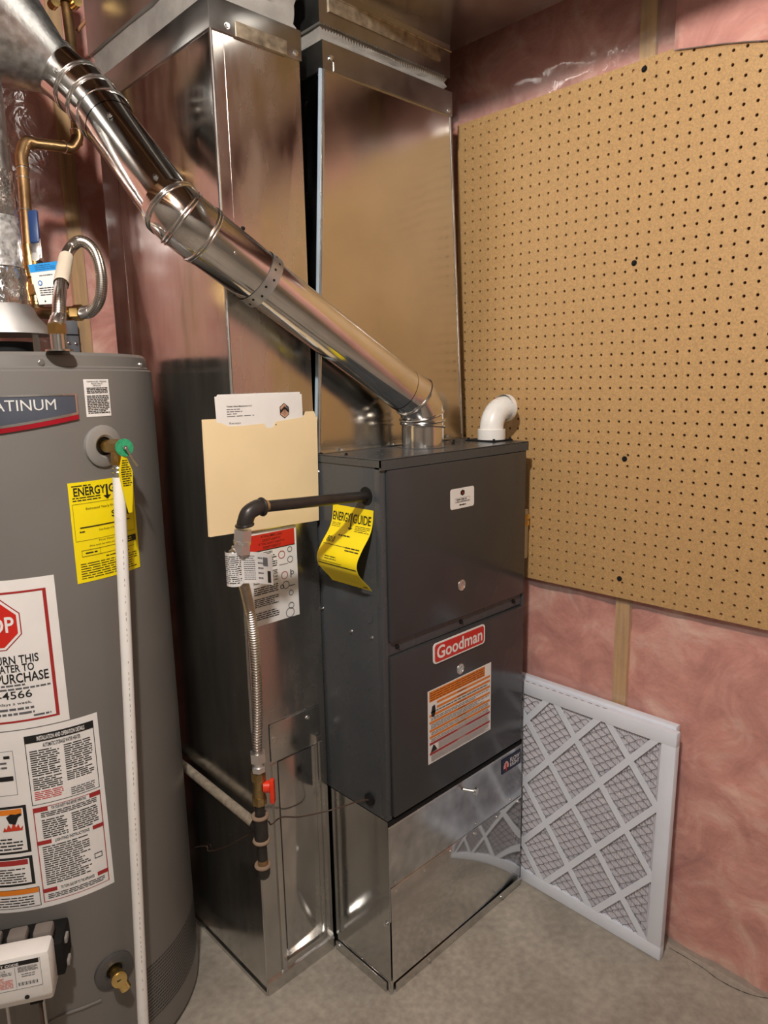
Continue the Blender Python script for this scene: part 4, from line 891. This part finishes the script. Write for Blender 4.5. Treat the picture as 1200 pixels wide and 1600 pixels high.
# flexible connector
BR = braid_mat()
nip = PZ((93, 549), ZTOP)
dN = (nip-CP).dot(cf); fxp = [pd(126, 489, 1.462), pd(142, 487, 1.455), pd(156, 466, 1.44), pd(158, 430, 1.43), pd(147, 392, 1.42), pd(126, 377, 1.41), pd(107, 393, 1.40), pd(98, 430, (1.38+dN)/2), pd(93, 465, dN+.01), pd(91.5, 497, dN), nip+V((0, 0, .048))]
fx = thing('flexible_connector', nip, 'looped braided steel water connector feeding the heater top', 'hose')
MB().tube(spline(fxp, 10), .0115, 20).build('braided_hose', BR, fx, 60)
for p, d in ((fxp[0], fxp[1]-fxp[0]), (fxp[-2], fxp[-1]-fxp[-2])):
    d = d.normalized(); MB().tube([p-d*.004, p+d*.004, p+d*.02, p+d*.024], [.0125, .0135, .0135, .0122], 20).build('crimp_sleeve', CHROME(), fx)
MB().disc(nip+V((0, 0, .030)), (0, 0, 1), .0165, .018, 6).build('hex_nut', BRASS(), fx); MB().disc(nip, (0, 0, 1), .0135, .032, 20).disc(nip, (0, 0, 1), .024, .003, 24).build('nipple', GALV(), fx)
sl = spline(fxp, 10); n_ = len(sl)
wr_ = [p for p in sl if 402 < 800-FPX*(p-CP).dot(cu)/(p-CP).dot(cf) < 446 and 600+FPX*(p-CP).dot(cr)/(p-CP).dot(cf) < 118]
if len(wr_) > 2:
    o = MB().tube(wr_, .0135, 20, False).build('paper_wrap', mat('cream_paper', 'd9cdb8', .6), fx); 
# paper tag on the connector
A = [pd(*q, 1.40) for q in ((44, 414), (90, 408), (92, 474), (61, 476))]
nn = (A[1]-A[0]).cross(A[3]-A[0]).normalized(); nn = nn if nn.dot(cf) < 0 else -nn
B = Label(quadmap(A, nn)); B.rect(0, .8, 1, 1, SKY(), 1); B.lines(.2, .83, .9, .97, 3, BLUE(), .3, word=.15); B.lines(.3, .66, .8, .74, 1, GREYINK(), .3, word=.12)
B.poly([(.28+.09*math.cos(k*.5236), .52+.07*math.sin(k*.5236)) for k in range(12)], mat('tag_blue', '2f6fb0', .5), 1); B.poly([(.28+.05*math.cos(k*.5236), .52+.04*math.sin(k*.5236)) for k in range(12)], PAPER(), 2)
B.lines(.2, .2, .9, .42, 4, INK(), .4, word=.18); B.poly([(.35+.04*math.cos(k*.785), .07+.025*math.sin(k*.785)) for k in range(8)], INK(), 1)
tg_ = B.build('paper_tag', PAPER(), None, None, .0006); tag(tg_, 'white and blue printed paper tag hanging from the brass ball valve', 'tag')
# ------------------------------------------------------------------ electrical box behind the heater
eb = thing('switch_box', (-.228, YB-.02, 1.55), 'grey metal switch box on insulated wall behind the heater', 'electrical box')
P1, P0_ = PY((97, 497), YB-.03), PY((125, 552), YB-.03)
MB().box((P1.x-.01, YB-.035, P0_.z-.02), (P0_.x, YB, P1.z), .003).build('cover', mat('grey_enamel', '8d9097', .4, .4), eb)
MB().box((P1.x-.01, YB-.037, P1.z-.045), (P0_.x, YB-.0345, P1.z-.042)).build('cover_seam', BLACKM(), eb, 0)
for q in ((108, 536), (119, 537)): screw(PY(q, YB-.035), (0, -1, 0), eb, .003)
# ------------------------------------------------------------------ gas piping
gp_ = thing('gas_pipe', (0, gh.y, gh.z), 'black iron gas pipe with elbow entering the side of the furnace', 'pipe')
ge = V((-.292, .047, 1.246))
MB().tube([V((.0, gh.y, gh.z)), ge+V((.02, 0, 0))], .0113, 20).build('nipple', IRON(), gp_)
e3 = ge+V((-.014, .004, -.030))
MB().tube(spline([ge+V((.026, 0, 0)), ge+V((.012, 0, 0)), ge+V((-.006, .001, -.008)), ge+V((-.013, .003, -.024)), e3], 8), .0152, 22).build('elbow', IRON(), gp_)
MB().ring(ge+V((.024, 0, 0)), (1, 0, .0), .0152, .0035, 28).ring(e3, (.1, 0, -1), .0152, .0032, 28).build('elbow_rim', IRON(), gp_)
MB().tube([ge+V((.028, 0, 0)), ge+V((.036, 0, 0))], .0118, 20).build('thread', RUST(), gp_)
dt = V((-.238, .165, .490))
gf = thing('gas_connector', (dt.x, dt.y, .66), 'corrugated stainless flexible gas connector hanging between iron elbow and valve', 'hose')
p0 = e3+V((-.002, .003, -.008)); pN = V((-.238, .160, .668))
gpts = [p0, e3+V((-.005, .006, -.040)), PY((366, 868), .068), PY((384, 925), .10), PY((397, 1000), .135), PY((402, 1090), .152), pN+V((0, 0, .03)), pN]
raw = spline(gpts, 40); sp_ = [raw[0]]; step = .0013; need = step
for a_, b_ in zip(raw, raw[1:]):
    L_ = (b_-a_).length; u_ = 0
    while L_-u_ >= need: u_ += need; sp_.append(a_.lerp(b_, u_/L_)); need = step
    need -= L_-u_
rr = [.0089+.0024*math.sin(i*math.pi*2/5) for i in range(len(sp_))]
MB().tube(sp_, rr, 16, False).build('corrugated_hose', mat('stainless_hose', (.68, .63, .58), .34, 1, .08), gf, 60)
d0 = (gpts[1]-gpts[0]).normalized()
MB().disc(p0, d0, .0178, .022, 6).disc(p0+d0*.022, d0, .0165, .006, 20).disc(p0+d0*.028, d0, .017, .02, 6).build('flare_nut', mat('zinc_nut', (.82, .82, .82), .4, 1, .05), gf)
MB().disc(pN+V((0, 0, .012)), (0, 0, -1), .0178, .022, 6).disc(pN+V((0, 0, -.01)), (0, 0, -1), .012, .012, 18).disc(pN+V((0, 0, -.022)), (0, 0, -1), .0155, .012, 6).build('flare_nut', mat('zinc_nut', (.82, .82, .82), .4, 1, .05), gf)
# folded paper tag round the hose
ct = PY((368, 888), .068); 
def tagmap(s, t, l):
    if s < .3:
        a = math.pi*(1.25-.85*s/.3); r_ = .017+l; x_, y_ = ct.x+r_*math.cos(a)*1.0, ct.y-r_*math.sin(a)*1.1+.002
        return V((x_, y_, ct.z+.033-.066*(1-t)+.004*s))
    a = math.pi*.4; bx, by = ct.x+.017*math.cos(a), ct.y-.017*math.sin(a)*1.1+.002; k = (s-.3)/.7
    return V((bx+.062*k, by-.012*math.sin(k*2.2)-l, ct.z+.033-.062*(1-t)+.0012-.016*k+.003*math.sin(k*3)))
B = Label(tagmap, 20); B.lines(.03, .08, .28, .92, 14, INK(), .35, 1, word=.09); B.lines(.33, .1, .56, .9, 12, GREYINK(), .35, 1, word=.05); B.rect(.74, .58, .86, .86, GREYINK(), 1); B.lines(.62, .1, .74, .9, 5, GREYINK(), .3, 1, word=.05); B.rect(.84, .06, .93, .44, INK(), 1)
B.build('hang_tag', mat('tag_grey', 'c9c8c6', .55), gf, 'grey folded instruction tag wrapped round the hose', .0005, None, 4)
# shut-off valve, tee, drip leg
gv = thing('gas_valve', (dt.x, dt.y, .57), 'brass gas shut-off valve with red lever handle', 'valve')
MB().tube([V((dt.x, dt.y-.003, .632)), V((dt.x, dt.y-.001, .552))], .0135, 18).disc(V((dt.x, dt.y-.002, .632)), (0, 0, -1), .0165, .02, 8).disc(V((dt.x, dt.y-.001, .572)), (0, 0, -1), .0165, .018, 8).build('body', mat('aged_brass', (.36, .26, .12), .4, 1, .3, 50), gv)
hk = V((dt.x+.008, dt.y-.010, .595))
hn = V((.72, -.69, 0))
MB().disc(hk, hn, .013, .014, 20).build('handle_hub', REDH(), gv)
ht = V((0, 0, 1)).cross(hn)
MB().obox(hk+hn*.012-ht*.009+V((0, 0, -.040)), ht*.018, hn*.012, V((0, 0, .058)), .005).build('lever', REDH(), gv)
te = thing('drip_leg', (dt.x, dt.y, .37), 'black iron tee and capped drip leg hanging in front of the duct corner', 'pipe fitting')
MB().tube([V((dt.x, dt.y, .56)), V((dt.x, dt.y, .372))], .0113, 20).build('nipple', IRON(), te)
MB().tube([V((dt.x, dt.y, .522)), V((dt.x, dt.y, .461))], .0158, 22).tube([V((dt.x, dt.y, .490)), V((dt.x, dt.y+.022, .490))], .0155, 20).build('tee', IRON(), te)
for z_ in (.522, .461): MB().ring((dt.x, dt.y, z_), (0, 0, 1), .0156, .0046, 28).build('tee_rim', mat('dusty_rim', '927c68', .85), te)
MB().tube([V((dt.x, dt.y, .398)), V((dt.x, dt.y, .378)), V((dt.x, dt.y, .369)), V((dt.x, dt.y, .364))], [.0155, .0155, .013, .008], 22).build('cap', IRON(), te)
MB().ring((dt.x, dt.y, .398), (0, 0, 1), .0150, .0046, 28).build('cap_rim', mat('dusty_rim', '927c68', .85), te); MB().tube([V((dt.x, dt.y, .412)), V((dt.x, dt.y, .398))], .0116, 18).build('thread', RUST(), te)
sg = MB().tube([V((dt.x, dt.y+.018, .490)), V((dt.x-.001, .50, .50)), V((dt.x-.001, .90, .50))], .0113, 18).build('gas_supply_pipe', DUST(), None)
tag(rebase(sg), 'dust covered gas supply pipe running between the heater and duct side', 'pipe')
# ------------------------------------------------------------------ control wire
wp = [wh+V((-.006, 0, 0)), PY((560, 1252), .09), PY((520, 1265), .155), PY((470, 1276), .178), PY((440, 1277), .182), PY((424, 1288), .178), V((dt.x+.030, dt.y+.018, .484)), V((dt.x+.013, dt.y+.036, .462)), PX((395, 1300), -.226), PX((355, 1322), -.223), PX((327, 1330), -.222), PX((322, 1322), -.222), PX((300, 1325), -.222)]
o = MB().tube(spline(wp, 8), .0017, 8).build('control_wire', WIREM(), None); tag(rebase(o), 'thin brown thermostat wire leaving the furnace and passing behind drip leg', 'wire')
# ------------------------------------------------------------------ papers on the return duct
yF = YD-.0090
fo = thing('manila_folder', (-.15, yF, 1.165), 'cream manila folder hung on the front of the return duct', 'folder')
def fmap(y): return quadmap(((-.2938, y, 1.4085), (-.0042, y, 1.4045), (-.0104, y, 1.1603), (-.2968, y, 1.1690)), (0, -1, 0))
F1 = fmap(yF+.003); F2 = fmap(yF-.003)
def sheet(f, out, th, name, m, par):
    q = MB(); q.poly([f(a, b, th) for a, b in out]); q.poly([f(a, b, 0) for a, b in reversed(out)])
    for i in range(len(out)):
        a, b = out[i], out[(i+1) % len(out)]; q.quad(f(*a, 0), f(*b, 0), f(*b, th), f(*a, th))
    return q.build(name, m, par, 0)
sheet(F1, [(0, 0), (1, 0), (1, 1.0), (.985, 1.035), (.90, 1.035), (.885, 1), (0, 1)], .0005, 'back_flap', MANILA(), fo)
sheet(F2, [(0, 0), (1, 0), (1, .985), (.86, .985), (.60, .955), (.575, .905), (.52, .905), (.5, .945), (.32, .935), (.20, .935), (.14, .965), (.015, .99), (0, .975)], .0005, 'front_flap', MANILA(), fo)
MB().disc(F2(.605, .93, .0006), (0, -1, 0), .0014, .0006, 10).build('staple', INK(), fo, 0)
A = [PY(q, yF-.0005) for q in ((335, 620), (467, 615), (470, 664), (340, 672))]
A2 = [A[0], A[1], A[2]+V((0, 0, -.05)), A[3]+V((0, 0, -.05))]
en = thing('receipt_sheaf', ((A[0]+A[1])/2-V((0, 0, .1))), 'folded white receipt papers with emblem tucked into the manila folder', 'papers')
for k, (dx, dz, y_) in enumerate(((.004, .004, .0022), (.008, -.001, .0012), (0, 0, 0))):
    f = quadmap([p+V((dx, y_, dz)) for p in A2], (0, -1, 0)); 
    if k < 2: sheet(f, [(0, 0), (1, 0), (1, 1), (.02, 1), (0, .95)], .0004, 'sheet', PAPER(), en)
f = quadmap(A2, (0, -1, 0)); B = Label(f)
B.text('Timber Ridge Mechanical LLC', .12, .80, .41, .835, INK(), 1, .02); B.lines(.12, .755, .27, .785, 1, GREYINK(), .5, 1, word=.05); B.lines(.12, .715, .30, .745, 1, GREYINK(), .5, 1, word=.05); B.lines(.12, .675, .26, .705, 1, GREYINK(), .4, 1, word=.12); B.lines(.12, .635, .43, .665, 1, GREYINK(), .4, 1, word=.12); B.text('Receipt', .14, .50, .27, .545, GREYINK(), 1)
hx = lambda r: [(.80+r*math.cos(math.radians(90+60*i))*.62, .70+r*1.0*math.sin(math.radians(90+60*i))*1.35) for i in range(6)]
B.poly(hx(.105), INK(), 1, 'emblem'); B.poly(hx(.092), mat('emblem_tan', 'd9a68a', .6), 2, 'emblem')
for k in range(-3, 4): B.rect(.80+k*.016-.003, .70-.10+.02*abs(k), .80+k*.016+.003, .70+.10-.02*abs(k), INK(), 3, 'emblem')
B.poly([(.745, .70), (.80, .78), (.855, .70), (.855, .66), (.80, .735), (.745, .66)], INK(), 4, 'emblem'); B.poly([(.815, .80), (.855, .76), (.855, .71), (.82, .76)], mat('emblem_slate', '4a5560', .6), 5, 'emblem')
B.build('top_sheet', PAPER(), en, None, .0004)
# gas safety notice
A = [PY(q, YD-.002) for q in ((383, 836), (461, 818), (467, 960), (390, 982))]
zt_, zb_ = (A[0].z+A[1].z)/2, (A[2].z+A[3].z)/2; xl, xr = (A[0].x+A[3].x)/2, (A[1].x+A[2].x)/2
B = Label(pl(xl, xr, zt_, zb_, YD-.0045))
B.rect(.03, .80, .96, .97, REDINK(), 1); B.rect(.03, .79, .96, .80, INK(), 1)
for k, tx in enumerate(('IF YOU SMELL GAS,', "DON'T LIGHT IT.", "IF YOU CAN'T LIGHT IT,", "DON'T FIGHT IT.")):
    w_ = (.42, .36, .52, .36)[k]; B.text(tx, .5-w_/2, .93-.038*k-.005, .5+w_/2, .93-.038*k+.022, INK(), 2, .012)
B.lines(.1, .75, .5, .78, 2, INK(), .4, word=.08)
for a, b, n_ in ((.60, .74, 6), (.45, .57, 7), (.33, .42, 4), (.2, .3, 5), (.06, .15, 4)): B.lines(.1, a, .58, b, n_, INK(), .45, word=.1)
def loop(cx, cy, r, m, w_=.012, n_=14):
    for k in range(n_):
        a, b = 2*math.pi*k/n_, 2*math.pi*(k+1)/n_; B.poly([(cx+r*math.cos(a), cy+r*.62*math.sin(a)), (cx+r*math.cos(b), cy+r*.62*math.sin(b)), (cx+(r-w_)*math.cos(b), cy+(r-w_)*.62*math.sin(b)), (cx+(r-w_)*math.cos(a), cy+(r-w_)*.62*math.sin(a))], m, 2, 'pictogram')
for cx, cy, r, m in ((.68, .71, .07, DKRED()), (.85, .75, .05, GREYINK()), (.85, .64, .06, GREYINK()), (.72, .48, .07, DKRED()), (.88, .49, .035, INK()), (.74, .37, .07, GREYINK()), (.66, .36, .04, INK()), (.84, .27, .05, GREYINK()), (.83, .13, .06, GREYINK()), (.80, .055, .09, GREYINK())): loop(cx, cy, r, m)
for a in ((.62, .60, .80, .605), (.84, .44, .86, .53), (.80, .345, .93, .355), (.82, .30, .85, .305)): B.rect(*a, GREYINK(), 2, 'pictogram')
no = B.build('gas_notice', PAPER(), None, None, .0008)
tag(no, 'white gas safety notice with red heading taped to duct below folder', 'notice')
# ------------------------------------------------------------------ plastic vent elbow on the furnace top
pv = thing('vent_elbow', (.499, .09, ZT), 'white plastic intake elbow on top of the furnace', 'pipe elbow')
pc = V((.499, .088, ZT))
MB().disc(pc, (0, 0, 1), .037, .030, 32).build('hub', WHITE(), pv)
ed = V((.98, -.1, 0)).normalized()
arc = [pc+V((0, 0, .026)), pc+V((0, 0, .030))]+[pc+V((0, 0, .030))+ed*(.046*(1-math.cos(a)))+V((0, 0, .054*math.sin(a))) for a in [math.radians(d) for d in range(12, 91, 13)]]
arc.append(arc[-1]+ed*.004)
MB().tube(arc, .0315, 28).build('bend', WHITE(), pv)
o2 = MB().tube([arc[-1]-ed*.006, arc[-1]+ed*.010, arc[-1]+ed*.010, arc[-1]-ed*.004], [.0365, .0365, .029, .029], 28, False).build('outlet_hub', WHITE(), pv)
MB().disc(arc[-1]+ed*.002, ed, .029, .002, 24).build('bore', BLACKM(), pv, 0)
MB().box((pc.x-.048, pc.y-.045, ZT), (pc.x+.035, pc.y+.05, ZT+.0035), .001).build('gasket_plate', BLACKM(), pv)
for dx, dy in ((-.042, -.04), (.029, -.04), (-.042, .044)): screw(pc+V((dx, dy, .0035)), (0, 0, 1), pv, .003, BLACKM())
# ------------------------------------------------------------------ air filters
def make_filter(label, dy, dx, dz, full):
    S0, S1, HF, TH = -.085, .420, .620, .022     # s runs towards the room (-y)
    ln = V((.023, 0, HF)).normalized(); nf = V((-ln.z, 0, ln.x)); base = V((.551+dx, dy, .0015+dz))
    f = thing('air_filter', base+V((0, -.17, 0)), label, 'air filter', 'pleated filters leaning together')
    P = lambda s, t, l=0: base+V((0, -s, 0))+ln*t+nf*l
    bw = .036
    def bar(name, s0, t0, s1, t1, l0, l1):
        q = MB().obox(P(s0, t0, l0), P(s1, t0, l0)-P(s0, t0, l0), P(s0, t1, l0)-P(s0, t0, l0), nf*(l1-l0), .0006); return q.build(name, CARD(), f)
    bar('frame_board', S0, 0, S1, bw, -TH, 0); bar('frame_board', S0, HF-bw, S1, HF, -TH, 0); bar('frame_board', S0, bw, S0+bw, HF-bw, -TH, 0); bar('frame_board', S1-bw, bw, S1, HF-bw, -TH, 0)
    if not full: return f
    m = MB()
    N_ = 62
    for k in range(N_):
        s = S0+bw+(S1-S0-2*bw)*k/N_; s2 = S0+bw+(S1-S0-2*bw)*(k+.5)/N_; s3 = S0+bw+(S1-S0-2*bw)*(k+1)/N_
        for a, b, la, lb in ((s, s2, -.006, -.012), (s2, s3, -.012, -.006)): m.quad(P(a, bw, la), P(b, bw, lb), P(b, HF-bw, lb), P(a, HF-bw, la))
    m.build('pleated_media', MEDIA(), f, 0)
    m = MB(); cw_ = .0155; ch = .0125; nc = int((S1-S0-2*bw)/cw_)
    for c_ in range(nc+1):
        s = S0+bw+c_*cw_; r_ = 0; t = bw
        while t < HF-bw-ch:
            sg_ = 1 if (r_+c_) % 2 else -1
            for (a, ta), (b, tb2) in (((s+sg_*.0072, t), (s+sg_*.0072, t+ch*.3)), ((s+sg_*.0072, t+ch*.3), (s-sg_*.0072, t+ch))):
                p, q = P(a, ta, -.0045), P(b, tb2, -.0045); w2 = (q-p).cross(nf).normalized()*.0007; m.quad(p-w2, p+w2, q+w2, q-w2)
            t += ch; r_ += 1
    m.build('wire_mesh', MWIRE(), f, 0, 'stuff')
    # diagonal cardboard strips clipped to the opening
    a_, b_, c_, d_ = S0+bw, S1-bw, bw, HF-bw; sl_ = .0965/.0785; hw = .0085
    def clip(px_, n_, keep): return None
    for fam in (1, -1):
        for i in range(-12, 14):
            # line t = t0 + fam*sl*(s - s0)
            s0_, t0_ = .148+.157*i, .508
            pts = []
            for ss in (a_, b_):
                t = t0_+fam*sl_*(ss-s0_)
                if c_ <= t <= d_: pts.append((ss, t))
            for t in (c_, d_):
                ss = s0_+fam*(t-t0_)/sl_
                if a_ < ss < b_: pts.append((ss, t))
            if len(pts) < 2: continue
            pts.sort(); (x0_, y0_), (x1_, y1_) = pts[0], pts[-1]; L_ = math.hypot(x1_-x0_, y1_-y0_)
            if L_ < .03: continue
            ex, ey = (x1_-x0_)/L_, (y1_-y0_)/L_; lf = .0002*fam
            ext = .006; q = MB().obox(P(x0_-ex*ext+ey*hw, y0_-ey*ext-ex*hw, -.003+lf), (P(x1_, y1_)-P(x0_, y0_)).normalized()*(L_+2*ext), P(-ey*2*hw, ex*2*hw)-P(0, 0), nf*.0024)
            q.build('lattice_strip', CARD(), f, 0)
    # gusset webs where strips meet the frame
    for (s, t) in ():
        q = MB(); q.poly([P(S1-bw+.002, t+.034, -.0004), P(S1-bw+.002, t-.034, -.0004), P(S1-bw-.02, t, -.0004)]); q.build('web', CARD(), f, 0)
    m = MB()
    for k in range(14): m.quad(P(S0+.02+.022*k, HF+.0003, -.006), P(S0+.032+.022*k, HF+.0003, -.006), P(S0+.032+.022*k, HF+.0003, -.009), P(S0+.02+.022*k, HF+.0003, -.009))
    m.build('edge_print', GREYINK(), f, 0, 'stuff'); return f
make_filter('white framed pleated filter showing its diagonal lattice, front one of two', 0, 0, 0, True)
make_filter('white framed pleated filter sandwiched between the front filter and the wall', .012, .0235, .006, False)
# ------------------------------------------------------------------ ceiling cable, wood block
cb = [PD(q, 1.75) for q in ((120, 50), (128, 40), (140, 28), (165, 24), (190, 24), (215, 10), (235, -8))]
o = MB().tube(spline(cb, 8), .0045, 10).build('ceiling_cable', mat('tan_cable', '9c6a44', .5), None); tag(rebase(o), 'tan cable looping under the joists above the return duct', 'cable')
